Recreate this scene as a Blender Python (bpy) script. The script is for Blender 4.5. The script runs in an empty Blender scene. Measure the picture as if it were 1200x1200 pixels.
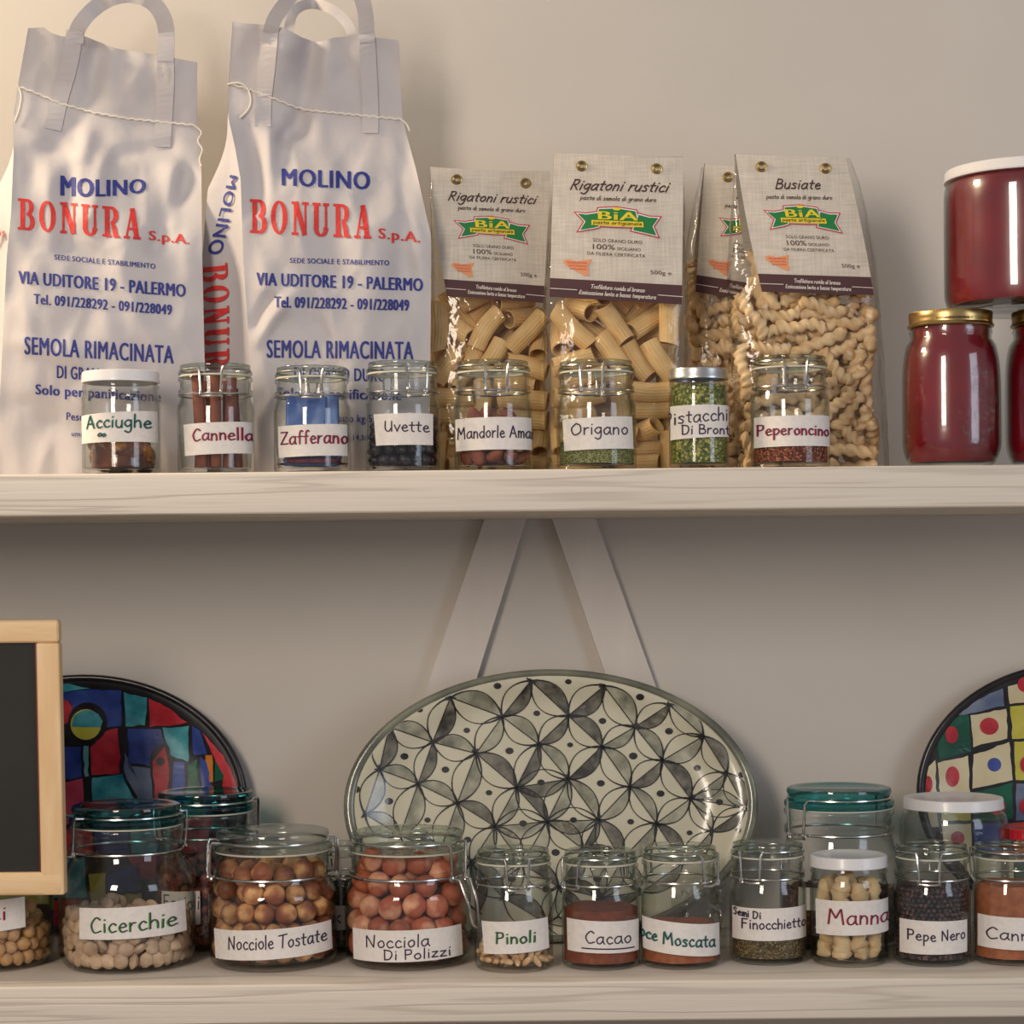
import bpy, bmesh, math, random, json
import numpy as np
from mathutils import Vector, Matrix, Quaternion, noise
sc = bpy.context.scene
# ------------------------------------------------------------------ camera, world, lights
F = 2500.0; HX = 600.0; HY = 668.0; ROLL = 0.0096; CZ = 1.5
cd = bpy.data.cameras.new('camera'); cam = bpy.data.objects.new('camera', cd)
sc.collection.objects.link(cam); sc.camera = cam
cd.sensor_width = 36; cd.lens = F/1200*36; cd.shift_y = (HY-600)/1200
cd.clip_start = .05
cam.location = (0, 0, CZ)
cam.rotation_euler = (Matrix.Rotation(math.pi/2, 4, 'X') @ Matrix.Rotation(-ROLL, 4, 'Z')).to_euler()
sc.view_settings.view_transform = 'Standard'; sc.view_settings.look = 'None'
sc.view_settings.gamma = 1; sc.view_settings.use_curve_mapping = False
sc.view_settings.exposure = 0.0
w = bpy.data.worlds.new('world'); sc.world = w; w.use_nodes = True
w.node_tree.nodes['Background'].inputs[0].default_value = (.90, .885, .90, 1)
w.node_tree.nodes['Background'].inputs[1].default_value = .31
sc.cycles.max_bounces = 12; sc.cycles.transparent_max_bounces = 40
sc.cycles.transmission_bounces = 10; sc.cycles.glossy_bounces = 5; sc.cycles.diffuse_bounces = 4
def area(name, loc, target, sx, sy, power, col):
    l = bpy.data.lights.new(name, 'AREA'); l.shape = 'RECTANGLE'; l.size = sx; l.size_y = sy
    l.energy = power; l.color = col
    o = bpy.data.objects.new(name, l); sc.collection.objects.link(o); o.location = loc
    o.rotation_euler = (Vector(target)-Vector(loc)).to_track_quat('-Z', 'Y').to_euler()
    return o
area('ceiling_lamp', (-1.40, 1.93, 2.55), (-.2, 2.2, 1.7), .3, .3, 24, (1, .78, .52))
area('window_daylight', (2.1, .3, 1.9), (.2, 2.0, 1.4), .8, 1.3, 12, (.74, .84, 1))
area('room_lamp', (-.85, -.2, 2.12), (0, 2.1, 1.4), .45, .9, 27, (1, .865, .73))
# ------------------------------------------------------------------ picture <-> place
def W(px, py, Y):
    u = px-HX; v = py-HY
    return Vector(((u-ROLL*v)*Y/F, Y, CZ-(v+ROLL*u)*Y/F))
WALL = 2.22; EDGE = 1.92
UT = CZ+.0906; UB = UT-.038; LT = CZ-.371; LB = LT-.036
# ------------------------------------------------------------------ mesh helpers
class MB:
    def __init__(s): s.v = []; s.f = []
    def add(s, vs, fs):
        n = len(s.v); s.v += [tuple(x) for x in vs]; s.f += [tuple(i+n for i in f) for f in fs]; return s
    def lathe(s, prof, seg=48, c=(0, 0, 0), closed=False, phase=0):
        n = len(prof); vs = []; fs = []
        for i in range(seg):
            a = 2*math.pi*i/seg+phase; ca, sa = math.cos(a), math.sin(a)
            for r, z in prof: vs.append((c[0]+r*ca, c[1]+r*sa, c[2]+z))
        for i in range(seg):
            j = (i+1) % seg
            for k in range(n if closed else n-1):
                l = (k+1) % n
                fs.append((i*n+k, j*n+k, j*n+l, i*n+l))
        return s.add(vs, fs)
    def tube(s, pts, r, seg=7, closed=False):
        P = [Vector(p) for p in pts]; n = len(P); vs = []; fs = []; up = None
        for i in range(n):
            if closed: t = P[(i+1) % n]-P[i-1]
            else: t = P[min(i+1, n-1)]-P[max(i-1, 0)]
            t.normalize()
            if up is None:
                up = Vector((0, 0, 1)) if abs(t.z) < .9 else Vector((0, 1, 0))
            a = (up-t*up.dot(t))
            if a.length < 1e-6: a = t.orthogonal()
            a.normalize(); b = t.cross(a); up = a
            rr = r[i] if isinstance(r, (list, tuple)) else r
            for k in range(seg):
                q = 2*math.pi*k/seg; vs.append(P[i]+(a*math.cos(q)+b*math.sin(q))*rr)
        for i in range(n if closed else n-1):
            j = (i+1) % n
            for k in range(seg):
                l = (k+1) % seg; fs.append((i*seg+k, i*seg+l, j*seg+l, j*seg+k))
        if not closed:
            fs.append(tuple(range(seg))[::-1]); fs.append(tuple((n-1)*seg+k for k in range(seg)))
        return s.add(vs, fs)
    def ring(s, R, z, r, seg=48, a0=0, a1=2*math.pi, c=(0, 0)):
        full = abs(a1-a0) > 2*math.pi-.01; n = seg
        pts = [(c[0]+R*math.cos(a0+(a1-a0)*i/n), c[1]+R*math.sin(a0+(a1-a0)*i/n), z) for i in range(n if full else n+1)]
        return s.tube(pts, r, 7, full)
    def box(s, x0, x1, y0, y1, z0, z1):
        return s.add([(x, y, z) for x in (x0, x1) for y in (y0, y1) for z in (z0, z1)],
                     [(0, 1, 3, 2), (4, 6, 7, 5), (0, 4, 5, 1), (2, 3, 7, 6), (0, 2, 6, 4), (1, 5, 7, 3)])
    def grid(s, fn, nu, nv, flip=False):
        vs = [fn(i/nu, j/nv) for j in range(nv+1) for i in range(nu+1)]
        fs = []
        for j in range(nv):
            for i in range(nu):
                a = j*(nu+1)+i; q = (a, a+1, a+nu+2, a+nu+1); fs.append(q[::-1] if flip else q)
        return s.add(vs, fs)
    def mesh(s, name, smooth=True, angle=None):
        m = bpy.data.meshes.new(name); m.from_pydata(s.v, [], s.f); m.validate()
        if smooth:
            m.polygons.foreach_set('use_smooth', [True]*len(m.polygons))
            if angle: m.set_sharp_from_angle(angle=angle)
        m.update(); return m
col = sc.collection
def link(o): col.objects.link(o); return o
def ob(name, mb, mat, parent=None, smooth=True, angle=.7, loc=None, origin=None, **kw):
    if isinstance(mb, MB):
        if origin is not None: mb.v = [(a-origin[0], b-origin[1], c-origin[2]) for a, b, c in mb.v]
        me = mb.mesh(name, smooth, angle)
    else: me = mb
    if mat is not None:
        me.materials.clear(); me.materials.append(mat)
    o = bpy.data.objects.new(name, me); link(o)
    if parent: o.parent = parent
    if loc is not None: o.location = loc
    for k, v in kw.items(): o[k] = v
    return o
def tag(o, label, cat, group=None, kind=None):
    o['label'] = label; o['category'] = cat
    if group: o['group'] = group
    if kind: o['kind'] = kind
    return o
def thing(name, label, cat, loc, group=None):
    o = bpy.data.objects.new(name, None); link(o); o.location = loc; o.empty_display_size = .02
    return tag(o, label, cat, group)
def bevel_box(x0, x1, y0, y1, z0, z1, b=.003, seg=3, sub=0):
    bm = bmesh.new(); bmesh.ops.create_cube(bm, size=1)
    bmesh.ops.scale(bm, vec=(x1-x0, y1-y0, z1-z0), verts=bm.verts)
    bmesh.ops.translate(bm, vec=((x0+x1)/2, (y0+y1)/2, (z0+z1)/2), verts=bm.verts)
    bmesh.ops.bevel(bm, geom=bm.edges[:], offset=b, segments=seg, affect='EDGES', profile=.6)
    m = bpy.data.meshes.new('box'); bm.to_mesh(m); bm.free()
    m.polygons.foreach_set('use_smooth', [True]*len(m.polygons)); m.set_sharp_from_angle(angle=.6)
    return m
def lerp(a, b, t): return a+(b-a)*t
def interp(pts, y):            # pts [(y,val)...] ascending
    if y <= pts[0][0]: return pts[0][1]
    for (a, va), (b, vb) in zip(pts, pts[1:]):
        if y <= b: return va+(vb-va)*(y-a)/(b-a)
    return pts[-1][1]
def sinterp(pts, y):           # smooth version
    if y <= pts[0][0]: return pts[0][1]
    if y >= pts[-1][0]: return pts[-1][1]
    return (interp(pts, y-4)+2*interp(pts, y)+interp(pts, y+4))/4
# ------------------------------------------------------------------ materials
def srgb(r, g, b):
    f = lambda c: (c/255/12.92 if c/255 <= .04045 else ((c/255+.055)/1.055)**2.4)
    return (f(r), f(g), f(b), 1)
MATS = {}
def mat(name, c1, c2=None, scale=40, rough=.6, bump=0, bscale=None, metal=0, coat=0, detail=4, stretch=None,
        spec=.5, sss=0, c3=None, edge=(.35, .65), trans=0, cell=0):
    if name in MATS: return MATS[name]
    m = bpy.data.materials.new(name); m.use_nodes = True; MATS[name] = m
    nt = m.node_tree; P = nt.nodes['Principled BSDF']; L = nt.links.new
    P.inputs['Base Color'].default_value = c1; P.inputs['Roughness'].default_value = rough
    P.inputs['Metallic'].default_value = metal; P.inputs['Coat Weight'].default_value = coat
    P.inputs['Coat Roughness'].default_value = .06
    P.inputs['Specular IOR Level'].default_value = spec
    P.inputs['Transmission Weight'].default_value = trans
    if sss: P.inputs['Subsurface Weight'].default_value = sss; P.inputs['Subsurface Scale'].default_value = .004
    tc = nt.nodes.new('ShaderNodeTexCoord'); mp = nt.nodes.new('ShaderNodeMapping'); L(tc.outputs['Object'], mp.inputs[0])
    if stretch: mp.inputs['Scale'].default_value = stretch
    if c2:
        n = nt.nodes.new('ShaderNodeTexNoise'); n.inputs['Scale'].default_value = scale; n.inputs['Detail'].default_value = detail
        L(mp.outputs[0], n.inputs['Vector'])
        r = nt.nodes.new('ShaderNodeValToRGB'); r.color_ramp.elements[0].position = edge[0]; r.color_ramp.elements[1].position = edge[1]
        r.color_ramp.elements[0].color = c1; r.color_ramp.elements[1].color = c2
        if c3:
            e = r.color_ramp.elements.new((edge[0]+edge[1])/2); e.color = c3
        L(n.outputs['Fac'], r.inputs[0]); L(r.outputs[0], P.inputs['Base Color'])
        if cell:
            v = nt.nodes.new('ShaderNodeTexVoronoi'); v.inputs['Scale'].default_value = cell; L(mp.outputs[0], v.inputs['Vector'])
            sx = nt.nodes.new('ShaderNodeSeparateColor'); L(v.outputs['Color'], sx.inputs[0]); L(sx.outputs[0], r.inputs[0])
            hs = nt.nodes.new('ShaderNodeMapRange'); hs.inputs['From Max'].default_value = .8/cell*1; hs.inputs['To Min'].default_value = 1.1; hs.inputs['To Max'].default_value = .35
            hs.inputs['From Max'].default_value = .75; L(v.outputs['Distance'], hs.inputs['Value'])
            mm = nt.nodes.new('ShaderNodeMixRGB'); mm.blend_type = 'MULTIPLY'; mm.inputs[0].default_value = 1; L(r.outputs[0], mm.inputs[1]); L(hs.outputs[0], mm.inputs[2]); L(mm.outputs[0], P.inputs['Base Color'])
    if bump:
        n2 = nt.nodes.new('ShaderNodeTexNoise'); n2.inputs['Scale'].default_value = bscale or scale; n2.inputs['Detail'].default_value = 5
        L(mp.outputs[0], n2.inputs['Vector'])
        b = nt.nodes.new('ShaderNodeBump'); b.inputs['Strength'].default_value = 1; b.inputs['Distance'].default_value = bump
        L(n2.outputs['Fac'], b.inputs['Height']); L(b.outputs[0], P.inputs['Normal'])
    return m
def varied(m, amt=.25, hue=.0):   # brightness differs from piece to piece
    nt = m.node_tree; P = nt.nodes['Principled BSDF']; L = nt.links.new
    oi = nt.nodes.new('ShaderNodeObjectInfo'); hs = nt.nodes.new('ShaderNodeHueSaturation')
    mr = nt.nodes.new('ShaderNodeMapRange'); mr.inputs['To Min'].default_value = 1-amt; mr.inputs['To Max'].default_value = 1+amt
    L(oi.outputs['Random'], mr.inputs['Value']); L(mr.outputs[0], hs.inputs['Value'])
    src = P.inputs['Base Color'].links
    if src: L(src[0].from_socket, hs.inputs['Color'])
    else: hs.inputs['Color'].default_value = P.inputs['Base Color'].default_value
    L(hs.outputs[0], P.inputs['Base Color']); return m
def thin_glass(name, tint, edge_tint, rough=.03, base=.04, wr=0, wscale=30, gmax=1.0, power=2.5):
    """clear glass or film sheet: straight-through transmission plus Schlick reflection"""
    m = bpy.data.materials.new(name); m.use_nodes = True; nt = m.node_tree; nt.nodes.clear(); L = nt.links.new
    N = nt.nodes.new
    out = N('ShaderNodeOutputMaterial'); mix = N('ShaderNodeMixShader'); tr = N('ShaderNodeBsdfTransparent'); gl = N('ShaderNodeBsdfGlossy')
    gl.inputs['Roughness'].default_value = rough
    lw = N('ShaderNodeLayerWeight'); lw.inputs['Blend'].default_value = .5
    pw = N('ShaderNodeMath'); pw.operation = 'POWER'; pw.inputs[1].default_value = 5; L(lw.outputs['Facing'], pw.inputs[0])
    ma = N('ShaderNodeMath'); ma.operation = 'MULTIPLY_ADD'; ma.inputs[1].default_value = gmax-base; ma.inputs[2].default_value = base
    L(pw.outputs[0], ma.inputs[0]); L(ma.outputs[0], mix.inputs[0])
    p2 = N('ShaderNodeMath'); p2.operation = 'POWER'; p2.inputs[1].default_value = power; L(lw.outputs['Facing'], p2.inputs[0])
    mc = N('ShaderNodeMixRGB'); mc.inputs[1].default_value = tint; mc.inputs[2].default_value = edge_tint
    L(p2.outputs[0], mc.inputs[0]); L(mc.outputs[0], tr.inputs[0])
    L(tr.outputs[0], mix.inputs[1]); L(gl.outputs[0], mix.inputs[2]); L(mix.outputs[0], out.inputs[0])
    if wr:
        tc = N('ShaderNodeTexCoord'); n = N('ShaderNodeTexNoise'); n.inputs['Scale'].default_value = wscale; n.inputs['Detail'].default_value = 3
        n.inputs['Distortion'].default_value = 1.5
        b = N('ShaderNodeBump'); b.inputs['Distance'].default_value = wr; L(tc.outputs['Object'], n.inputs['Vector'])
        L(n.outputs['Fac'], b.inputs['Height']); L(b.outputs[0], gl.inputs['Normal']); L(b.outputs[0], lw.inputs['Normal'])
    MATS[name] = m; return m
def solid_glass(name, c, rough=0.0):
    m = bpy.data.materials.new(name); m.use_nodes = True; P = m.node_tree.nodes['Principled BSDF']
    P.inputs['Base Color'].default_value = c; P.inputs['Roughness'].default_value = rough
    P.inputs['Transmission Weight'].default_value = 1; P.inputs['IOR'].default_value = 1.46
    MATS[name] = m; return m
GLASS = thin_glass('clear_jar_glass', (.985, .99, .985, 1), (.60, .66, .63, 1), base=.04)
TEALG = thin_glass('teal_glass', (.30, .68, .68, 1), (.03, .34, .36, 1), base=.06, power=1.3)
LIDG = thin_glass('glass_lid', (.93, .96, .94, 1), (.52, .60, .56, 1), base=.06, power=1.8, wr=.0004, wscale=60)
FILM = thin_glass('clear_film', (.955, .955, .95, 1), (.75, .74, .70, 1), rough=.06, base=.045, wr=.0032, wscale=24, gmax=.8, power=3)
STEEL = mat('wire_steel', srgb(196, 194, 190), rough=.22, metal=1)
GOLD = mat('gold_lid', srgb(206, 178, 120), srgb(178, 148, 92), 60, rough=.3, metal=1)
SILV = mat('silver_lid', srgb(200, 200, 198), rough=.3, metal=1)
WHITELID = mat('white_lid', srgb(228, 226, 226), rough=.35, coat=.2)
GASKET = mat('rubber_gasket', srgb(222, 214, 196), rough=.55)
PAPER = mat('label_paper', srgb(232, 226, 220), srgb(224, 217, 210), 200, rough=.75)
INK = mat('ink_dark_purple', srgb(52, 32, 62), rough=.6)
IRED = mat('ink_red', srgb(190, 44, 66), rough=.6)
IGRN = mat('ink_green', srgb(60, 140, 50), rough=.6)
ITEAL = mat('ink_teal', srgb(20, 140, 120), rough=.6)
# ------------------------------------------------------------------ writing
def ribbon(mb, pts, ws, mp, cap=True):
    """flat brush stroke; pts 2D, ws width(s); mp maps 2D -> place"""
    n = len(pts)
    if not isinstance(ws, (list, tuple)): ws = [ws]*n
    vs = []
    for i in range(n):
        a = pts[max(i-1, 0)]; b = pts[min(i+1, n-1)]; dx = b[0]-a[0]; dy = b[1]-a[1]; d = math.hypot(dx, dy) or 1
        nx, ny = -dy/d*ws[i]/2, dx/d*ws[i]/2
        vs += [mp(pts[i][0]+nx, pts[i][1]+ny), mp(pts[i][0]-nx, pts[i][1]-ny)]
    mb.add(vs, [(2*i, 2*i+1, 2*i+3, 2*i+2) for i in range(n-1)])
    if cap:
        for i in (0, n-1):
            x, y = pts[i]; r = ws[i]/2
            mb.add([mp(x+r*math.cos(k*math.pi/3), y+r*math.sin(k*math.pi/3)) for k in range(6)], [tuple(range(6))])
def smooth_path(p, k=4):
    if len(p) < 3: return [(lerp(p[0][0], p[1][0], i/3), lerp(p[0][1], p[1][1], i/3)) for i in range(4)] if len(p) == 2 else p
    out = []
    for i in range(len(p)-1):
        p0 = p[max(i-1, 0)]; p1 = p[i]; p2 = p[i+1]; p3 = p[min(i+2, len(p)-1)]
        for j in range(k):
            t = j/k
            out.append(tuple(.5*((2*p1[d])+(-p0[d]+p2[d])*t+(2*p0[d]-5*p1[d]+4*p2[d]-p3[d])*t*t+(-p0[d]+3*p1[d]-3*p2[d]+p3[d])*t**3) for d in (0, 1)))
    out.append(p[-1]); return out
G = {
'a': (.85, [[(.7,.85),(.4,1),(.08,.6),(.15,.1),(.45,.05),(.7,.5)],[(.72,1),(.7,.3),(.84,0)]]),
'b': (.8, [[(.1,1.8),(.1,0)],[(.1,.6),(.4,1),(.75,.6),(.5,.02),(.1,.15)]]),
'c': (.72, [[(.65,.8),(.4,1),(.08,.55),(.3,.02),(.7,.15)]]),
'd': (.8, [[(.65,.8),(.35,.95),(.05,.5),(.3,0),(.65,.4)],[(.68,1.8),(.68,.02)]]),
'e': (.74, [[(.1,.5),(.62,.62),(.4,1),(.08,.55),(.3,.02),(.7,.15)]]),
'f': (.62, [[(.65,1.6),(.42,1.75),(.28,1.3),(.28,0)],[(.02,.95),(.55,.98)]]),
'g': (.8, [[(.65,.85),(.35,1),(.05,.55),(.35,.1),(.65,.5)],[(.68,1),(.68,-.3),(.4,-.7),(.05,-.5)]]),
'h': (.78, [[(.1,1.8),(.1,0)],[(.1,.6),(.4,.98),(.65,.7),(.66,0)]]),
'i': (.32, [[(.15,.95),(.15,0)],[(.15,1.36),(.17,1.42)]]),
'j': (.36, [[(.25,.95),(.22,-.4),(0,-.6)],[(.25,1.36),(.27,1.42)]]),
'l': (.3, [[(.13,1.8),(.13,0)]]),
'm': (1.0, [[(.08,1),(.08,0)],[(.08,.6),(.3,.98),(.45,.7),(.45,0)],[(.45,.6),(.68,.98),(.85,.7),(.87,0)]]),
'n': (.78, [[(.1,1),(.1,0)],[(.1,.6),(.38,.98),(.62,.7),(.64,0)]]),
'o': (.8, [[(.4,1),(.08,.6),(.3,.02),(.68,.3),(.62,.85),(.4,1)]]),
'p': (.78, [[(.1,1),(.1,-.75)],[(.1,.7),(.4,1),(.7,.6),(.4,.05),(.1,.2)]]),
'r': (.6, [[(.1,1),(.1,0)],[(.1,.55),(.3,.92),(.55,.95)]]),
's': (.68, [[(.6,.85),(.35,1),(.1,.8),(.5,.4),(.45,.05),(.05,.1)]]),
't': (.62, [[(.3,1.5),(.28,.2),(.52,.03)],[(.02,1),(.6,1)]]),
'u': (.8, [[(.08,1),(.1,.25),(.4,0),(.65,.4)],[(.67,1),(.67,0)]]),
'v': (.7, [[(.03,1),(.33,0)],[(.33,0),(.65,1)]]),
'x': (.7, [[(.03,1),(.65,0)],[(.65,1),(.03,0)]]),
'z': (.7, [[(.05,.95),(.6,.95)],[(.6,.95),(.05,.05)],[(.05,.05),(.65,.03)]]),
'A': (1.1, [[(.05,0),(.5,1.7)],[(.5,1.7),(1.0,0)],[(.2,.6),(.85,.6)]]),
'B': (.95, [[(.1,1.7),(.1,0)],[(.1,1.7),(.65,1.55),(.6,1.0),(.15,.9)],[(.15,.9),(.8,.75),(.75,.1),(.1,0)]]),
'C': (1.0, [[(.9,1.45),(.55,1.7),(.1,.9),(.4,.02),(.95,.2)]]),
'D': (1.0, [[(.1,1.7),(.1,0)],[(.05,1.7),(.7,1.5),(.85,.8),(.6,.1),(.1,0)]]),
'E': (.9, [[(.75,1.6),(.3,1.65),(.15,1.25),(.5,.95)],[(.5,.95),(.05,.6),(.15,.05),(.8,.2)]]),
'F': (.9, [[(.1,1.7),(.1,0)],[(.1,1.68),(.8,1.7)],[(.1,.95),(.65,.95)]]),
'L': (.8, [[(.1,1.7),(.1,0)],[(.1,0),(.7,.05)]]),
'M': (1.3, [[(.08,0),(.2,1.7)],[(.2,1.7),(.6,.7)],[(.6,.7),(1.0,1.7)],[(1.0,1.7),(1.15,0)]]),
'N': (1.1, [[(.1,0),(.12,1.6)],[(.12,1.6),(.85,.05)],[(.85,.05),(.9,1.75)]]),
'O': (1.2, [[(.6,1.65),(.1,.95),(.4,.02),(1.0,.4),(1.0,1.3),(.6,1.65)]]),
'P': (.85, [[(.12,1.7),(.1,0)],[(.05,1.65),(.65,1.6),(.65,.95),(.12,.8)]]),
'R': (.95, [[(.12,1.7),(.1,0)],[(.05,1.65),(.65,1.6),(.6,.95),(.12,.85)],[(.3,.85),(.85,0)]]),
'S': (.8, [[(.7,1.5),(.35,1.7),(.1,1.35),(.6,.75),(.5,.1),(.05,.15)]]),
'T': (1.1, [[(.55,1.65),(.5,0)],[(.0,1.6),(1.1,1.75)]]),
'U': (1.0, [[(.1,1.6),(.12,.4),(.5,0),(.8,.5)],[(.82,1.6),(.84,0)]]),
'Z': (1.0, [[(.08,1.6),(.85,1.6)],[(.85,1.6),(.08,.05)],[(.08,.05),(.95,.08)]]),
' ': (.45, []),
}
def hand(mb, text, x0, x1, yb0, yb1, xh, wd, mp, slant=0, jit=.04, seed=1, dx=0, dy=0):
    """stroke writing in picture pixels (y down), fitted between x0 and x1"""
    rnd = random.Random(seed); W_ = sum(G[c][0]+.12 for c in text)-.12; k = (x1-x0)/W_; cur = 0
    for c in text:
        gw, st = G[c]; jy = rnd.uniform(-jit, jit)
        for s_ in st:
            p = smooth_path([(a+rnd.uniform(-jit, jit)*.6, b+jy) for a, b in s_])
            q = []
            for a, b in p:
                X = x0+(cur+a)*k+slant*b*xh+dx; t = (X-x0)/max(x1-x0, 1); q.append((X, lerp(yb0, yb1, t)-b*xh+dy))
            ribbon(mb, q, wd, mp)
        cur += gw+.12
    return mb
_tc = {}
def font_mesh(s_, bold=0):
    k = (s_, bold)
    if k in _tc: return _tc[k]
    c = bpy.data.curves.new('t', 'FONT'); c.body = s_; c.size = 1; c.resolution_u = 3
    c.fill_mode = 'FRONT'; c.space_character = 1.10 if bold else 1.03
    o = bpy.data.objects.new('t', c); link(o)
    me = bpy.data.meshes.new_from_object(o.evaluated_get(bpy.context.evaluated_depsgraph_get()))
    vs = [(v.co.x, v.co.y) for v in me.vertices]; fs = [tuple(p.vertices) for p in me.polygons]
    bpy.data.objects.remove(o); bpy.data.curves.remove(c); bpy.data.meshes.remove(me)
    x0 = min(v[0] for v in vs); x1 = max(v[0] for v in vs)
    _tc[k] = ([((x-x0)/(x1-x0), y/.7) for x, y in vs], fs); return _tc[k]   # cap height = 1
def fine_cut(vs, fs, nx, ny=3):
    bm = bmesh.new(); V = [bm.verts.new((x, y, 0)) for x, y in vs]
    for f in fs:
        try: bm.faces.new([V[i] for i in f])
        except ValueError: pass
    for i in range(1, nx): bmesh.ops.bisect_plane(bm, geom=bm.verts[:]+bm.edges[:]+bm.faces[:], plane_co=(i/nx, 0, 0), plane_no=(1, 0, 0))
    for i in range(1, ny): bmesh.ops.bisect_plane(bm, geom=bm.verts[:]+bm.edges[:]+bm.faces[:], plane_co=(0, i/ny, 0), plane_no=(0, 1, 0))
    bm.verts.index_update(); r = [(v.co.x, v.co.y) for v in bm.verts], [tuple(v.index for v in f.verts) for f in bm.faces]; bm.free(); return r
def printed(mb, s_, x0, x1, yb0, yb1, h, mp, bold=.0, h1=None, arc=0, fine=0):
    vs, fs = font_mesh(s_, bold)
    if fine: vs, fs = fine_cut(vs, fs, max(2, int((x1-x0)/fine)), max(1, int(h/fine)))
    h1 = h1 or h; db = h*bold*1.35
    for k in ((-1, 0, 1) if bold else (0,)):
        mb.add([mp(lerp(x0, x1, x)+db*k, lerp(yb0, yb1, x)+arc*4*x*(1-x)-y*lerp(h, h1, x)) for x, y in vs], fs)
    return mb
# condensed slab capitals: (path, widths)
def _oval(cx, cy, rx, ry, n=20, a0=0, a1=2*math.pi, th=.2, tn=.07):
    p = [(cx+rx*math.cos(a0+(a1-a0)*i/n), cy+ry*math.sin(a0+(a1-a0)*i/n)) for i in range(n+1)]
    return p, [lerp(tn, th, abs(math.cos(a0+(a1-a0)*i/n))**1.3) for i in range(n+1)]
def _slab(x0, x1, y): return [(x0, y), (x1, y)], [.085, .085]
SL = {
'B': [([(.2, .02), (.2, .98)], [.2, .2]), _slab(.0, .4, .955), _slab(0, .4, .045), _oval(.36, .735, .2, .225, 12, -1.57, 1.57), _oval(.38, .275, .23, .24, 12, -1.57, 1.57)],
'O': [_oval(.35, .5, .25, .46)],
'N': [([(.14, .02), (.14, .98)], [.1, .1]), ([(.16, .98), (.56, .02)], [.2, .2]), ([(.58, .02), (.58, .98)], [.09, .09]), _slab(0, .3, .955), _slab(0, .28, .045), _slab(.44, .72, .955)],
'U': [([(.16, .98), (.16, .25)], [.2, .2]), _oval(.36, .27, .21, .24, 12, 3.14, 6.28), ([(.57, .98), (.57, .25)], [.1, .1]), _slab(0, .34, .955), _slab(.44, .7, .955)],
'R': [([(.2, .02), (.2, .98)], [.2, .2]), _slab(.0, .4, .955), _slab(0, .36, .045), _oval(.36, .72, .2, .24, 12, -1.57, 1.57), ([(.4, .5), (.5, .3), (.55, .04)], [.12, .19, .2]), _slab(.46, .72, .045)],
'A': [([(.12, .02), (.36, 1)], [.08, .08]), ([(.36, 1), (.56, .02)], [.21, .21]), ([(.2, .33), (.5, .33)], [.08, .08]), _slab(0, .26, .045), _slab(.4, .72, .045)],
}
def slabtext(mb, s_, x0, x1, yb0, yb1, h, mp, h1=None, gap=.16):
    h1 = h1 or h; Wd = len(s_)*.72+(len(s_)-1)*gap; cur = 0
    def m2(a, b):
        t = a/Wd; return mp(lerp(x0, x1, t), lerp(yb0, yb1, t)-b*lerp(h, h1, t))
    for c in s_:
        for p, ws in SL[c]:
            n = []; w2 = []
            for i in range(len(p)-1):
                for j in range(3): n.append((lerp(p[i][0], p[i+1][0], j/3), lerp(p[i][1], p[i+1][1], j/3))); w2.append(lerp(ws[i], ws[i+1], j/3))
            n.append(p[-1]); w2.append(ws[-1])
            ribbon(mb, [(cur+a, b) for a, b in n], w2, m2, cap=False)
        cur += .72+gap
    return mb
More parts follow.
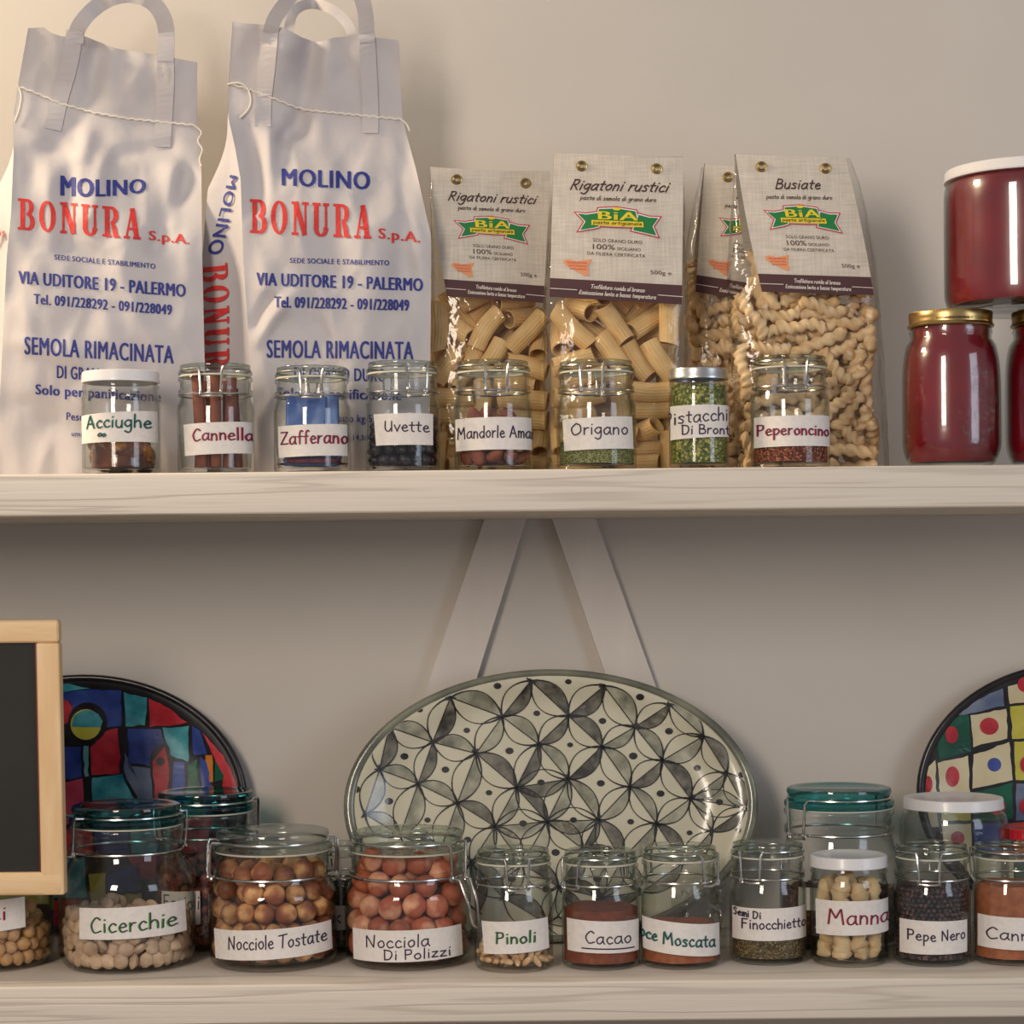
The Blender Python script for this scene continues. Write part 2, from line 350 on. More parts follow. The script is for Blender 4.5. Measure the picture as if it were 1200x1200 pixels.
# ------------------------------------------------------------------ wall, floor, shelves, frame
WALLM = mat('wall_plaster', srgb(208, 201, 192), srgb(202, 195, 186), 3, rough=.85, bump=.00012, bscale=260)
ob('wall_back', MB().box(-2.6, 2.6, WALL, WALL+.1, 0, 3.0), WALLM, smooth=False, kind='structure')
ob('floor', MB().box(-2.6, 2.6, -1.6, WALL, -.1, 0), mat('floor_tiles', srgb(150, 132, 112), srgb(128, 112, 96), 6, rough=.5), smooth=False, kind='structure')
def wood(name, ca, cb, rough=.5):
    m = bpy.data.materials.new(name); m.use_nodes = True; nt = m.node_tree; P = nt.nodes['Principled BSDF']; L = nt.links.new
    P.inputs['Roughness'].default_value = rough
    tc = nt.nodes.new('ShaderNodeTexCoord'); mp = nt.nodes.new('ShaderNodeMapping'); mp.inputs['Scale'].default_value = (1.3, 8, 40)
    L(tc.outputs['Object'], mp.inputs[0])
    n = nt.nodes.new('ShaderNodeTexNoise'); n.inputs['Scale'].default_value = 1.6; n.inputs['Detail'].default_value = 2; L(mp.outputs[0], n.inputs['Vector'])
    wv = nt.nodes.new('ShaderNodeMath'); wv.operation = 'MULTIPLY'; wv.inputs[1].default_value = 26; L(n.outputs['Fac'], wv.inputs[0])
    si = nt.nodes.new('ShaderNodeMath'); si.operation = 'SINE'; L(wv.outputs[0], si.inputs[0])
    pw = nt.nodes.new('ShaderNodeMath'); pw.operation = 'MULTIPLY_ADD'; pw.inputs[1].default_value = .5; pw.inputs[2].default_value = .5; L(si.outputs[0], pw.inputs[0])
    p3 = nt.nodes.new('ShaderNodeMath'); p3.operation = 'POWER'; p3.inputs[1].default_value = 5; L(pw.outputs[0], p3.inputs[0])
    mp2 = nt.nodes.new('ShaderNodeMapping'); mp2.inputs['Scale'].default_value = (8, 300, 500); L(tc.outputs['Object'], mp2.inputs[0])
    n2 = nt.nodes.new('ShaderNodeTexNoise'); n2.inputs['Scale'].default_value = 1; n2.inputs['Detail'].default_value = 4; L(mp2.outputs[0], n2.inputs['Vector'])
    mc = nt.nodes.new('ShaderNodeMixRGB'); mc.inputs[1].default_value = ca; mc.inputs[2].default_value = cb; L(p3.outputs[0], mc.inputs[0])
    m3 = nt.nodes.new('ShaderNodeMixRGB'); m3.blend_type = 'MULTIPLY'; m3.inputs[0].default_value = .16
    L(mc.outputs[0], m3.inputs[1]); L(n2.outputs['Fac'], m3.inputs[2]); L(m3.outputs[0], P.inputs['Base Color'])
    ad = nt.nodes.new('ShaderNodeMath'); ad.operation = 'MULTIPLY_ADD'; ad.inputs[1].default_value = -1.3; L(p3.outputs[0], ad.inputs[0]); L(n2.outputs['Fac'], ad.inputs[2])
    b = nt.nodes.new('ShaderNodeBump'); b.inputs['Distance'].default_value = .00022; L(ad.outputs[0], b.inputs['Height']); L(b.outputs[0], P.inputs['Normal'])
    MATS[name] = m; return m
SHELFW = wood('whitewashed_pine', srgb(230, 219, 204), srgb(211, 199, 185))
o = ob('wall_shelf', bevel_box(-1.15, 1.15, EDGE, WALL, UB, UT, .0035), SHELFW)
tag(o, 'upper whitewashed pine shelf board carrying the paper sacks and pasta bags', 'shelf')
o = ob('wall_shelf', bevel_box(-1.15, 1.15, EDGE, WALL, LB, LT, .0035), SHELFW)
tag(o, 'lower whitewashed pine shelf board carrying the plates and clip jars', 'shelf')
# A-shaped wooden support on the wall
AFW = mat('painted_support_wood', srgb(214, 206, 198), srgb(206, 197, 189), 30, rough=.6, bump=.0003, bscale=200, stretch=(1, 1, .1))
af = thing('shelf_support', 'pale painted wooden support of two slanted boards behind the patterned oval plate', 'support', (.03, WALL-.007, LT))
for (xa, xb, xc, xd) in ((568, 617, 502, 557), (647, 698, 713, 767)):
    Y0, Y1 = WALL-.014, WALL-.0005
    vs = []
    for Y in (Y0, Y1):
        pa = W(xa, 608, Y0); pb = W(xb, 608, Y0); pc = W(xc, 800, Y0); pd = W(xd, 800, Y0)
        for p, q, z in ((pa, pc, UB), (pb, pd, UB), (pb, pd, LT), (pa, pc, LT)):
            t = (z-p.z)/(q.z-p.z); vs.append((p.x+(q.x-p.x)*t, Y, z))
    m_ = MB().add(vs, [(0, 1, 2, 3)[::-1], (4, 5, 6, 7), (0, 4, 7, 3), (1, 2, 6, 5), (0, 1, 5, 4), (3, 7, 6, 2)])
    ob('board', m_, AFW, af, smooth=False, origin=af.location)

# ------------------------------------------------------------------ flour sacks
BAGP = mat('sack_paper', srgb(196, 191, 192), srgb(189, 184, 186), 20, rough=.72, bump=.0005, bscale=90)
BLUE = mat('print_blue', srgb(38, 48, 128), srgb(50, 60, 140), 300, rough=.7)
RED = mat('print_red', srgb(204, 46, 44), srgb(214, 62, 56), 300, rough=.7)
STRING = mat('white_cotton_string', srgb(226, 218, 206), rough=.8)
def sack(label, top, left, right, backleft, backright, seam, Yseam, Ytop, Yfr, Yback, seed, straps, arcs, creases):
    """top/left/right... in picture pixels; the front panel is a height field over its outline"""
    base = lambda px, Y: HY-ROLL*(px-HX)-(UT-CZ)*F/Y
    def seam_y(px): return interp(seam, px)
    def cr(px, py):
        d = noise.noise(Vector((px/70, py/110, seed)))*.010+noise.noise(Vector((px/26, py/40, seed+9)))*.0036
        c = noise.voronoi(Vector((px/62+seed, py/95, seed*.7)))[0]; d += (c[1]-c[0])*.007
        for (ax, ay, bx, by, wd, am) in creases:
            t = max(0, min(1, ((px-ax)*(bx-ax)+(py-ay)*(by-ay))/((bx-ax)**2+(by-ay)**2)))
            q = math.hypot(px-lerp(ax, bx, t), py-lerp(ay, by, t)); d += 1.3*am*math.exp(-(q/wd)**2)
        return d
    def Yf(px, py):
        s0 = seam_y(px)
        if py < s0: Y = lerp(Ytop, Yseam, max(0, min(1, (py-30)/(s0-30))))
        else:
            t = min(1, (py-s0)/160); Y = lerp(Yseam, Yfr, t*t*(3-2*t))
        fade = .35+.65*min(1, abs(py-s0)/60)
        u = (px-sinterp(left, py))/(sinterp(right, py)-sinterp(left, py)); e = max(0, min(1, min(u, 1-u)*9))
        bulge = -.010*math.sin(math.pi*max(0, min(1, u)))*min(1, max(0, (py-s0)/200))
        return Y+cr(px, py)*fade*e**.6+bulge
    r = W(sum(p[1] for p in left)/len(left)+90, 540, Yfr); r.z = UT
    root = thing('flour_sack', label, 'sack', r)
    NU, NV = 64, 130
    def fr(u, v):
        t0 = interp(top, lerp(top[0][0], top[-1][0], u)); px = lerp(sinterp(left, 200), sinterp(right, 200), u)
        y1 = base(px, Yfr); py = lerp(t0, y1, v); px = lerp(sinterp(left, py), sinterp(right, py), u)
        Y = Yf(px, py); p = W(px, py, Y)
        if v > .985: p.z = UT+.0004
        return p
    mb = MB().grid(fr, NU, NV, flip=True)
    ob('front_panel', mb, BAGP, root, origin=r, angle=1.2)
    # back and gussets
    def bk(u, v):
        f = fr(u, v); t0 = seam_y(200); 
        yb = lerp(-1, 1, min(1, max(0, v-.2)*2.2)); dep = max(0.0012, lerp(.0012, Yback-Yfr, min(1, max(0, (v-.19))*2.0)))
        L_ = interp(backleft, lerp(30, 552, v)); R_ = interp(backright, lerp(30, 552, v))
        Y = min(f.y+dep, Yback); p = W(lerp(L_, R_, u), lerp(30, 552, v), Y); p.z = f.z if v > .19 else f.z; 
        if v <= .19: p.x = f.x
        else:
            k = min(1, (v-.19)*6); p.x = lerp(f.x, p.x, k)
        return p
    ob('back_panel', MB().grid(bk, 30, NV), BAGP, root, origin=r)
    def gus(side):
        def g(u, v):
            a = fr(side, v); b = bk(side, v); p = a.lerp(b, u)
            p.x += (1 if side == 0 else -1)*math.sin(math.pi*u)*.010*min(1, max(0, v-.25)*3)
            p.y += noise.noise(Vector((u*3, v*9, seed)))*.002*math.sin(math.pi*u)
            return p
        return MB().grid(g, 10, NV, flip=(side == 1))
    ob('side_panel', gus(0), BAGP, root, origin=r); ob('side_panel', gus(1), BAGP, root, origin=r)
    mp = lambda x, y: W(x, y, Yf(x, y)-.0010)
    # stitched string
    n = 70; pts = []
    x0, x1 = seam[0][0], seam[-1][0]
    for i in range(n+1):
        x = lerp(x0, x1, i/n); y = seam_y(x)+math.sin(i*1.9)*.7; pts.append(W(x, y, Yf(x, y)-.0014))
    st = MB().tube(pts, .0011, 6)
    ob('stitching_string', st, STRING, root, origin=r)
    # string tail
    for tl in arcs:
        ob('string_tail', MB().tube([W(x, y, Yf(max(x, x0+2), y)-.004) for x, y in smooth_path(tl, 5)], .0009, 6), STRING, root, origin=r)
    for s_ in straps:
        mb = MB(); pts = smooth_path([(a, b) for a, b, *_ in s_['p']], 6); n = len(pts)
        ws = s_['w']; vs = []
        for i, (x, y) in enumerate(pts):
            a = pts[max(i-1, 0)]; b = pts[min(i+1, n-1)]; dx, dy = b[0]-a[0], b[1]-a[1]; d = math.hypot(dx, dy); k = ws/2
            tw = s_.get('twist', 0)*math.sin(math.pi*i/(n-1))
            for sg in (-1, 1):
                X = x-dy/d*k*sg; Yp = y+dx/d*k*sg
                on = y > interp(top, x)-2
                if s_.get('flat') : Y = Yf(X, Yp)-.0012
                else: Y = Yf(x, max(y, interp(top, x)+2))+s_.get('off', -.0015)+tw*sg+(s_.get('lean', 0)*max(0, 40-y)/40)
                vs.append(W(X, Yp, Y))
        m_ = MB().add(vs, [(2*i, 2*i+1, 2*i+3, 2*i+2) for i in range(n-1)])
        o_ = ob('handle', m_, BAGP, root, origin=r, smooth=False)
        sol = o_.modifiers.new('thick', 'SOLIDIFY'); sol.thickness = .0006; sol.offset = 0
    return root, r, mp, fr, bk
def bagtext(root, r, mp, lines):
    for kind, s_, x0, x1, y0, y1, h, m_, *ex in lines:
        mb = MB(); k = ex[0] if ex else {}
        if kind == 'slab': slabtext(mb, s_, x0, x1, y0, y1, h, mp, **k)
        else: printed(mb, s_, x0, x1, y0, y1, h, mp, fine=5, **k)
        ob('printed_lettering', mb, m_, root, origin=r, smooth=False)
hB = dict(bold=.035); hM = dict(bold=.02)
# left sack
top = [(33, 33), (52, 32), (60, 38), (75, 43), (95, 40), (115, 48), (140, 57), (185, 64), (232, 73)]
left = [(-10, 34), (33, 33), (105, 20), (145, 15), (180, 16), (250, 13), (300, 8), (420, 2), (560, -4)]
right = [(60, 231), (148, 230), (160, 234), (200, 236), (300, 237), (430, 240), (560, 243)]
bl = [(30, 33), (145, 16), (200, -4), (260, -16), (560, -30)]; br = [(30, 230), (150, 230), (300, 224), (560, 214)]
seam = [(20, 101), (40, 108), (70, 121), (110, 132), (150, 139), (228, 147)]
cre = [(112, 60, 100, 140, 14, .010), (105, 135, 95, 180, 12, -.008), (60, 175, 78, 150, 15, .007), (222, 205, 180, 290, 12, .006), (205, 200, 200, 260, 12, -.006), (140, 180, 200, 172, 10, .005),
       (20, 400, 90, 420, 10, -.003), (5, 470, 60, 490, 14, .004), (90, 170, 75, 290, 12, .005), (120, 190, 108, 250, 10, -.005)]
straps = [dict(p=[(88, 36), (80, 80), (70, 115), (62, 152)], w=20, flat=1),
          dict(p=[(194, 62), (194, 100), (192, 140), (190, 172)], w=20, flat=1),
          dict(p=[(88, 50), (92, 32), (108, 12), (130, -2), (152, -6), (174, 0), (189, 16), (195, 38), (194, 72)], w=19, twist=.004, lean=-.02)]
root, r, mp, fr, bk = sack('leftmost tall white paper flour sack with blue and red print, left of the other sack', top, left, right, bl, br, seam, 2.100, 2.072, 2.050, 2.15, 3.1, straps, [[(21, 100), (25, 112), (22, 130), (17, 143)], [(228, 147), (236, 155), (232, 165), (237, 175), (234, 187), (236, 195)]], cre)
bagtext(root, r, mp, [
 ('p', 'MOLINO', 72, 170, 229, 225, 24, BLUE, dict(bold=.035, h1=16, arc=3)), ('slab', 'BONURA', 21, 165, 269, 281, 37, RED, dict(h1=36)),
 ('p', 'S.p.A.', 175, 222, 281, 286, 11, RED, hB), ('p', 'SEDE SOCIALE E STABILIMENTO', 64, 182, 304, 315, 6, BLUE, hM),
 ('p', 'VIA UDITORE 19 - PALERMO', 22, 217, 332, 348, 15, BLUE, hB), ('p', 'Tel. 091/228292 - 091/228049', 40, 201, 356, 369, 12, BLUE, hB),
 ('p', 'SEMOLA RIMACINATA', 29, 203, 415, 426, 21, BLUE, dict(bold=.02)), ('p', 'DI GRANO DURO', 67, 165, 443, 450, 15, BLUE, hM),
 ('p', 'Solo per panificazione', 42, 188, 462, 471, 12, BLUE, hB), ('p', 'Peso netto kg 5', 78, 150, 492, 497, 9, BLUE, hM), ('p', 'umidita max 14,50 %', 84, 160, 511, 515, 6, BLUE, hM)])
mg = lambda x, y: (lambda v: fr(0, v).lerp(bk(0, v), max(0, min(1, (15-x)/26)))+Vector((-.0012, -.0012, 0)))(min(1, max(0, (y-33)/(557-33))))
ob('printed_lettering', printed(MB(), 'A.', -3, 11, 275, 268, 14, mg, bold=.03), RED, root, origin=r, smooth=False)
# right sack
top = [(273, 25), (285, 27), (310, 29), (335, 33), (355, 44), (372, 50), (392, 44), (420, 42), (450, 45), (467, 47)]
left = [(20, 273), (97, 268), (140, 268), (170, 275), (210, 282), (300, 285), (380, 290), (450, 296), (560, 298)]
right = [(40, 467), (140, 472), (160, 477), (200, 488), (250, 499), (275, 505), (350, 505), (560, 503)]
bl = [(30, 272), (100, 262), (150, 253), (200, 245), (300, 236), (420, 230), (560, 226)]; br = [(30, 467), (150, 472), (300, 490), (560, 490)]
seam = [(268, 98), (290, 104), (315, 113), (345, 125), (360, 129), (400, 133), (471, 140)]
cre = [(368, 48, 352, 150, 13, .014), (350, 135, 335, 160, 10, .010), (290, 150, 308, 240, 12, .006), (318, 160, 312, 250, 10, -.006), (300, 380, 315, 350, 8, .006), (300, 400, 330, 360, 9, -.006),
       (480, 180, 470, 320, 14, .005), (330, 60, 320, 110, 16, -.006)]
straps = [dict(p=[(317, 34), (313, 80), (309, 115), (308, 148)], w=19, flat=1),
          dict(p=[(430, 40), (432, 80), (434, 120), (434, 156)], w=19, flat=1),
          dict(p=[(315, 50), (320, 26), (334, 4), (350, -14), (375, -24), (400, -22), (420, -8), (428, 14), (430, 50)], w=18, twist=.006, lean=-.02),
          dict(p=[(338, 38), (343, 16), (356, 6), (372, 5), (390, 12), (404, 24), (412, 38), (413, 52)], w=12, off=.006, lean=.02)]
root, r, mp, fr, bk = sack('tall white paper flour sack turned to show its left side, right beside the pasta bags', top, left, right, bl, br, seam, 2.085, 2.058, 2.045, 2.105, 7.7, straps, [[(266, 99), (278, 97), (289, 102), (294, 116), (291, 128), (281, 138)], [(470, 140), (477, 146), (480, 154)]], cre)
bagtext(root, r, mp, [
 ('p', 'MOLINO', 331, 433, 217, 222, 20, BLUE, dict(bold=.035, h1=21, arc=0)), ('slab', 'BONURA', 293, 435, 273, 280, 40, RED, dict(h1=39)),
 ('p', 'S.p.A.', 444, 492, 279, 284, 12, RED, hB), ('p', 'SEDE SOCIALE E STABILIMENTO', 340, 456, 308, 311, 6, BLUE, hM),
 ('p', 'VIA UDITORE 19 - PALERMO', 301, 495, 334, 341, 15, BLUE, hB), ('p', 'Tel. 091/228292 - 091/228049', 322, 479, 360, 364, 13, BLUE, hB),
 ('p', 'SEMOLA RIMACINATA', 313, 484, 419, 421, 21, BLUE, dict(bold=.02)), ('p', 'DI GRANO DURO', 345, 452, 445, 447, 15, BLUE, hM),
 ('p', 'Solo per panificazione', 325, 470, 466, 469, 12, BLUE, hB), ('p', 'Peso netto kg 5', 366, 436, 494, 495, 9, BLUE, hM), ('p', 'umidita max 14,50 %', 366, 440, 515, 516, 6, BLUE, hM)])
def mg(x, y, k=1):
    v = min(1, max(0, (y-27)/(557-27))); a = fr(0, v); b = bk(0, v)
    xa = interp(left, y); xb = interp(bl, y); u = max(0, min(1, (xa-x)/(xa-xb)))
    p = a.lerp(b, u); p.x += math.sin(math.pi*u)*.010*min(1, max(0, v-.25)*3); p.y += noise.noise(Vector((u*3, v*9, 7.7)))*.002*math.sin(math.pi*u)
    return p+Vector((-.0012, -.0012, 0))
# side print runs downwards
sd = lambda x, y: mg(236+(-y), x)
ob('printed_lettering', slabtext(MB(), 'BONURA', 303, 447, 0, 0, 22, sd), RED, root, origin=r, smooth=False)
def sd2(x, y):
    t = x/85; return mg(lerp(266, 241, t)+(-y)*1.0, lerp(204, 290, t)+(-y)*.25)
ob('printed_lettering', printed(MB(), 'MOLINO', 0, 85, 0, 0, 12, sd2, bold=.03, fine=5), BLUE, root, origin=r, smooth=False)

# ------------------------------------------------------------------ pasta bags
SIM = json.loads('{"rig":[[519,-113,208,198,0,0,26,42],[-331,62,91,140,-19,140,-19,48],[212,-119,91,140,18,140,18,41],[162,119,91,131,54,131,54,43],[-207,-67,280,139,62,-106,-76,40],[218,1,231,126,64,126,64,44],[-370,-119,91,131,-54,131,-54,48],[-287,119,267,140,19,140,19,47],[516,114,202,0,170,-106,0,40],[-519,-22,379,173,-65,-27,-72,41],[256,0,422,69,117,-52,138,44],[-18,-119,411,147,47,-113,-61,42],[-239,119,617,55,130,55,131,43],[-519,119,898,77,0,0,185,42],[383,-63,625,102,-100,-101,97,42],[-401,-89,573,106,76,109,105,40],[519,119,625,159,0,0,-122,44],[-213,64,442,71,122,-71,-122,43],[-315,119,1102,10,183,25,77,47],[-364,-118,757,32,-132,29,-144,48],[202,117,588,135,-36,139,-35,45],[-93,49,1120,84,-28,179,-1,44],[-257,-51,937,116,-92,-121,58,43],[71,-67,722,76,8,-2,-185,46],[234,90,846,57,-108,142,-69,40],[-394,-119,1078,158,16,120,20,42],[-182,119,798,55,130,55,131,48],[519,116,1067,0,77,185,0,44],[384,-117,799,73,-121,72,-122,45],[374,119,1357,149,45,110,61,43],[205,119,1101,143,-53,-69,110,47],[-519,-2,1330,81,166,-69,34,43],[436,-117,1095,15,185,49,57,40],[-27,-119,1158,54,73,177,22,42],[-153,119,1378,12,178,23,88,43],[344,-12,1488,173,-50,87,5,47],[-28,119,1733,110,68,-52,-143,43],[223,-119,1641,111,-87,-113,85,41],[519,-119,1483,0,-198,26,0,48],[228,-64,1094,51,-95,166,-29,42],[304,119,1655,72,62,26,174,47],[-369,8,1582,25,72,-109,-149,43],[-14,66,1493,24,177,36,83,41],[-2,-119,1445,25,-58,-8,190,42],[68,-31,1814,147,-7,-110,79,44],[-401,-119,1416,24,-75,-10,184,46],[-272,-119,2078,129,71,-92,-99,41],[519,-114,1958,0,159,-122,0,47],[519,70,2073,0,-26,-198,0,47],[338,-119,1971,0,26,-198,0,47],[190,119,1948,106,-91,-118,81,47],[-519,-82,1841,76,9,22,-183,42],[-273,79,2096,185,27,-39,-59,43],[-258,0,1738,99,6,-131,-115,45],[519,-119,2398,0,-162,-118,0,41],[-519,119,2284,0,185,77,0,48],[-139,118,2226,16,183,65,46,48],[-348,-119,2299,155,17,-124,-21,43],[518,82,2515,191,0,0,59,41],[-362,0,1917,133,-50,-116,-80,43],[332,-78,2610,20,-198,-18,-13,46],[187,-1,2089,166,-56,95,16,47],[159,0,2279,125,-138,-56,47,45],[-46,-39,2313,45,125,147,-28,43],[222,118,2409,15,-103,-9,171,40],[-354,-118,2488,106,82,133,65,47]],"bus":[[-30,95,55,112,86,112,86,56],[-228,205,55,112,86,112,86,37],[-145,68,184,180,-67,-57,-4,51],[469,102,55,139,-60,128,24,45],[3,-205,55,140,19,-140,-19,56],[342,-121,55,137,73,121,35,67],[534,55,171,50,-9,136,-138,43],[-435,135,114,36,-161,12,113,48],[279,64,163,3,73,175,64,37],[-58,143,286,82,41,177,-18,46],[371,-205,165,140,-19,140,-19,60],[-487,50,55,136,68,124,39,37],[-122,-98,235,152,32,119,42,65],[154,205,106,161,16,115,22,40],[-166,205,165,131,54,131,54,39],[-615,-98,261,179,-46,19,74,53],[615,0,295,77,-138,107,59,58],[-408,-90,55,56,131,52,130,49],[63,-105,165,141,99,-101,-1,38],[479,-78,369,178,58,5,69,59],[378,-143,359,21,169,-43,96,41],[-398,205,360,24,-82,11,-181,67],[-473,-205,194,10,183,24,77,49],[-127,-205,262,145,-47,114,-60,52],[251,205,266,141,-16,140,-16,48],[-555,55,320,63,61,165,-71,48],[615,52,392,12,-22,173,96,46],[-477,78,208,64,-68,-153,87,44],[17,-205,511,30,170,-71,-72,47],[335,-116,235,63,46,176,53,64],[367,153,401,120,-75,139,-28,42],[-168,2,275,138,-42,135,-32,59],[278,105,313,67,-122,-54,133,56],[-38,-44,502,126,60,143,14,50],[-416,-112,386,116,-71,-107,101,51],[-349,36,376,96,-131,74,-91,42],[384,-205,571,185,-9,72,-24,44],[488,-3,501,132,-124,66,-54,40],[-100,94,459,132,-35,142,-32,53],[209,9,386,140,27,-139,-11,62],[615,205,710,0,-159,122,0,66],[56,205,423,117,-20,160,-15,40],[86,-39,587,58,42,148,114,48],[424,-74,721,82,58,-25,171,66],[-426,13,498,138,-140,31,23,49],[358,205,499,118,-82,-106,90,40],[-206,-205,446,175,-25,60,-72,37],[-508,41,569,130,-84,92,87,45],[108,54,705,63,-173,-74,-24,57],[-177,95,602,117,-35,152,-45,53],[615,-124,842,0,-26,-198,-2,60],[206,-1,666,110,10,-125,110,64],[515,95,705,156,-25,33,-119,58],[-422,0,659,9,65,-42,-184,63],[-2,-205,838,127,-20,-152,17,58],[-148,-100,611,101,10,-164,54,51],[-319,-177,669,30,-148,-53,121,62],[375,205,724,98,95,125,75,37],[-56,27,786,172,-33,97,-7,63],[309,-95,721,153,-15,18,-127,46],[-278,-98,764,70,105,60,143,56],[236,0,808,52,20,-156,112,54],[161,205,910,120,-29,22,-156,55],[293,-205,634,72,24,-185,-9,41],[345,55,932,125,-115,74,-76,45],[-615,47,601,100,69,-91,130,44],[536,205,1141,191,7,54,25,39],[-249,205,685,128,72,-93,-99,64],[-615,205,800,122,0,0,-159,38],[305,-62,994,140,-18,132,52,67],[-346,-18,822,34,-133,-70,127,44],[454,-55,910,61,-189,-16,20,62],[-301,205,933,126,74,-92,-101,55],[-171,108,715,122,-7,159,-2,43],[615,-13,781,198,2,0,27,51],[-476,-205,784,96,66,-158,-40,41],[277,-205,1000,71,-29,184,-11,44],[410,205,910,27,-173,71,-67,37],[383,3,1115,111,-103,-97,-88,51],[-615,47,965,25,-9,67,187,59],[475,93,1181,166,-82,-67,36,49],[-281,-113,915,78,124,62,121,59],[62,205,960,182,14,33,75,57],[-313,205,821,93,99,128,72,49],[-65,-77,1020,104,107,4,133,39],[-615,-205,1007,0,159,-122,0,44],[-330,-205,971,120,-58,-141,50,46],[111,-23,1011,84,-79,55,-154,49],[141,205,1300,103,-85,65,-134,65],[81,95,1000,161,-15,115,-24,52],[-465,-47,1008,163,110,13,37,46],[523,10,1254,99,168,32,-31,39],[-474,144,1148,101,94,-30,-141,44],[-378,-94,1148,89,-110,93,-107,58],[-179,26,1071,62,-61,-144,109,50],[615,0,1323,90,177,-23,12,60],[192,-112,1184,81,-84,95,-132,59],[-367,-205,1190,110,-88,115,-84,38],[95,-205,1217,133,-66,86,-103,60],[-442,39,1093,122,-37,-62,141,63],[-192,205,1104,161,37,-91,-66,47],[-172,-65,1255,97,79,118,101,53],[164,70,1144,19,107,34,165,40],[380,-88,1299,153,18,125,-25,60],[226,-205,1449,150,17,-130,-20,62],[457,108,1394,190,-48,40,-2,51],[-336,54,1146,157,4,-82,92,54],[36,205,1373,65,99,41,156,67],[-466,-14,1435,90,87,-153,30,62],[-164,96,1310,32,-120,37,-153,64],[8,92,1235,55,144,-65,-110,56],[-615,204,1545,0,77,-185,1,42],[15,-127,1738,46,-147,-85,96,59],[-273,33,1373,135,76,106,69,58],[-73,-205,1381,92,103,-79,-121,49],[-540,-205,1483,38,26,195,5,48],[-355,205,1352,45,149,-62,-109,65],[-252,-84,1367,66,-120,80,-122,37],[-70,15,1516,65,-132,-73,114,55],[218,70,1451,156,-45,-116,-4,62],[-205,-184,1291,105,105,-79,-109,41],[421,54,1504,111,50,-109,-116,53],[-552,104,1692,45,66,-180,35,52],[-336,205,1474,15,-160,-21,117,46],[165,-94,1396,112,-60,-148,45,46],[-259,-205,1830,15,165,-22,-110,67],[24,-66,1611,105,107,85,102,62],[561,-205,1711,3,-197,-26,25,51],[-457,-40,1557,100,82,-153,-3,50],[-220,27,1840,144,8,-95,101,52],[-126,-96,1493,145,1,137,3,65],[429,5,1727,148,78,-101,42,60],[-170,104,1912,129,18,-142,-53,56],[615,-52,1553,157,-97,-40,-65,44],[221,205,1668,131,65,-74,-115,55],[149,-205,1571,130,-20,150,-17,47],[-5,20,1682,101,-113,-95,90,48],[-40,97,1593,88,-116,-100,94,46],[-489,94,1555,51,99,-163,-30,53],[-281,-205,1522,145,-18,135,-19,41],[-536,-22,1685,95,-80,-18,-156,38],[-47,205,1623,142,-48,-120,57,45],[-615,44,1831,166,-88,-33,-62,49],[-297,205,1735,111,64,49,145,66],[-479,-58,1844,57,13,-36,-188,63],[512,-46,1627,81,146,-109,-13,45],[416,-79,1851,164,-44,-82,67,58],[-378,-7,1829,14,141,-131,51,64],[-15,-33,1790,95,105,-128,-61,56],[270,-153,2025,93,68,159,37,64],[378,110,1774,28,181,42,-67,57],[-69,-101,1866,114,-82,86,-114,52],[615,-1,1906,87,-163,68,36,53],[265,-205,1666,150,17,-130,-20,44],[615,38,2013,11,-20,-175,-93,50],[402,56,1900,144,-72,31,-114,50],[319,205,1738,20,98,-11,-173,38],[-119,-205,1769,103,-64,-154,43,61],[273,-205,1909,98,-22,172,-12,56],[-349,-204,1912,63,103,43,154,46],[466,205,2088,5,191,-18,-56,64],[128,90,1818,116,-29,-157,33,38],[191,159,1941,8,150,-62,-116,39],[-615,-16,1924,138,-73,59,111,55]]}')
CARD = mat('linen_card', srgb(212, 202, 188), srgb(203, 193, 179), 60, rough=.8, detail=2)
nt = CARD.node_tree   # linen weave: crossed fine streaks
P = nt.nodes['Principled BSDF']; tcn = nt.nodes.new('ShaderNodeTexCoord'); prev = P.inputs['Base Color'].links[0].from_socket
for sv in ((60, 60, 1400), (1400, 60, 40)):
    mpn = nt.nodes.new('ShaderNodeMapping'); mpn.inputs['Scale'].default_value = sv; nt.links.new(tcn.outputs['Object'], mpn.inputs[0])
    nn = nt.nodes.new('ShaderNodeTexNoise'); nn.inputs['Scale'].default_value = .8; nn.inputs['Detail'].default_value = 1; nt.links.new(mpn.outputs[0], nn.inputs['Vector'])
    rr = nt.nodes.new('ShaderNodeMapRange'); rr.inputs['To Min'].default_value = .91; rr.inputs['To Max'].default_value = 1.06; rr.inputs['From Min'].default_value = .3; rr.inputs['From Max'].default_value = .7
    nt.links.new(nn.outputs['Fac'], rr.inputs['Value'])
    mm = nt.nodes.new('ShaderNodeMixRGB'); mm.blend_type = 'MULTIPLY'; mm.inputs[0].default_value = 1
    nt.links.new(prev, mm.inputs[1]); nt.links.new(rr.outputs[0], mm.inputs[2]); prev = mm.outputs[0]
nt.links.new(prev, P.inputs['Base Color'])
BROWN = mat('print_brown', srgb(78, 46, 48), rough=.7); CREAM = mat('print_cream', srgb(226, 216, 206), rough=.7)
PGRN = mat('print_green', srgb(22, 122, 60), rough=.6); PYEL = mat('print_yellow', srgb(232, 206, 40), rough=.6)
PRED = mat('print_logo_red', srgb(196, 50, 66), rough=.6); PWHT = mat('print_white', srgb(235, 232, 226), rough=.6)
PORG = mat('print_orange', srgb(224, 150, 104), rough=.7); PDRK = mat('print_dark_brown', srgb(70, 44, 42), rough=.7)
PASTA = varied(mat('rigatoni_pasta', srgb(236, 200, 142), srgb(222, 182, 120), 60, rough=.6, bump=.0002, bscale=400, sss=.15), .10)
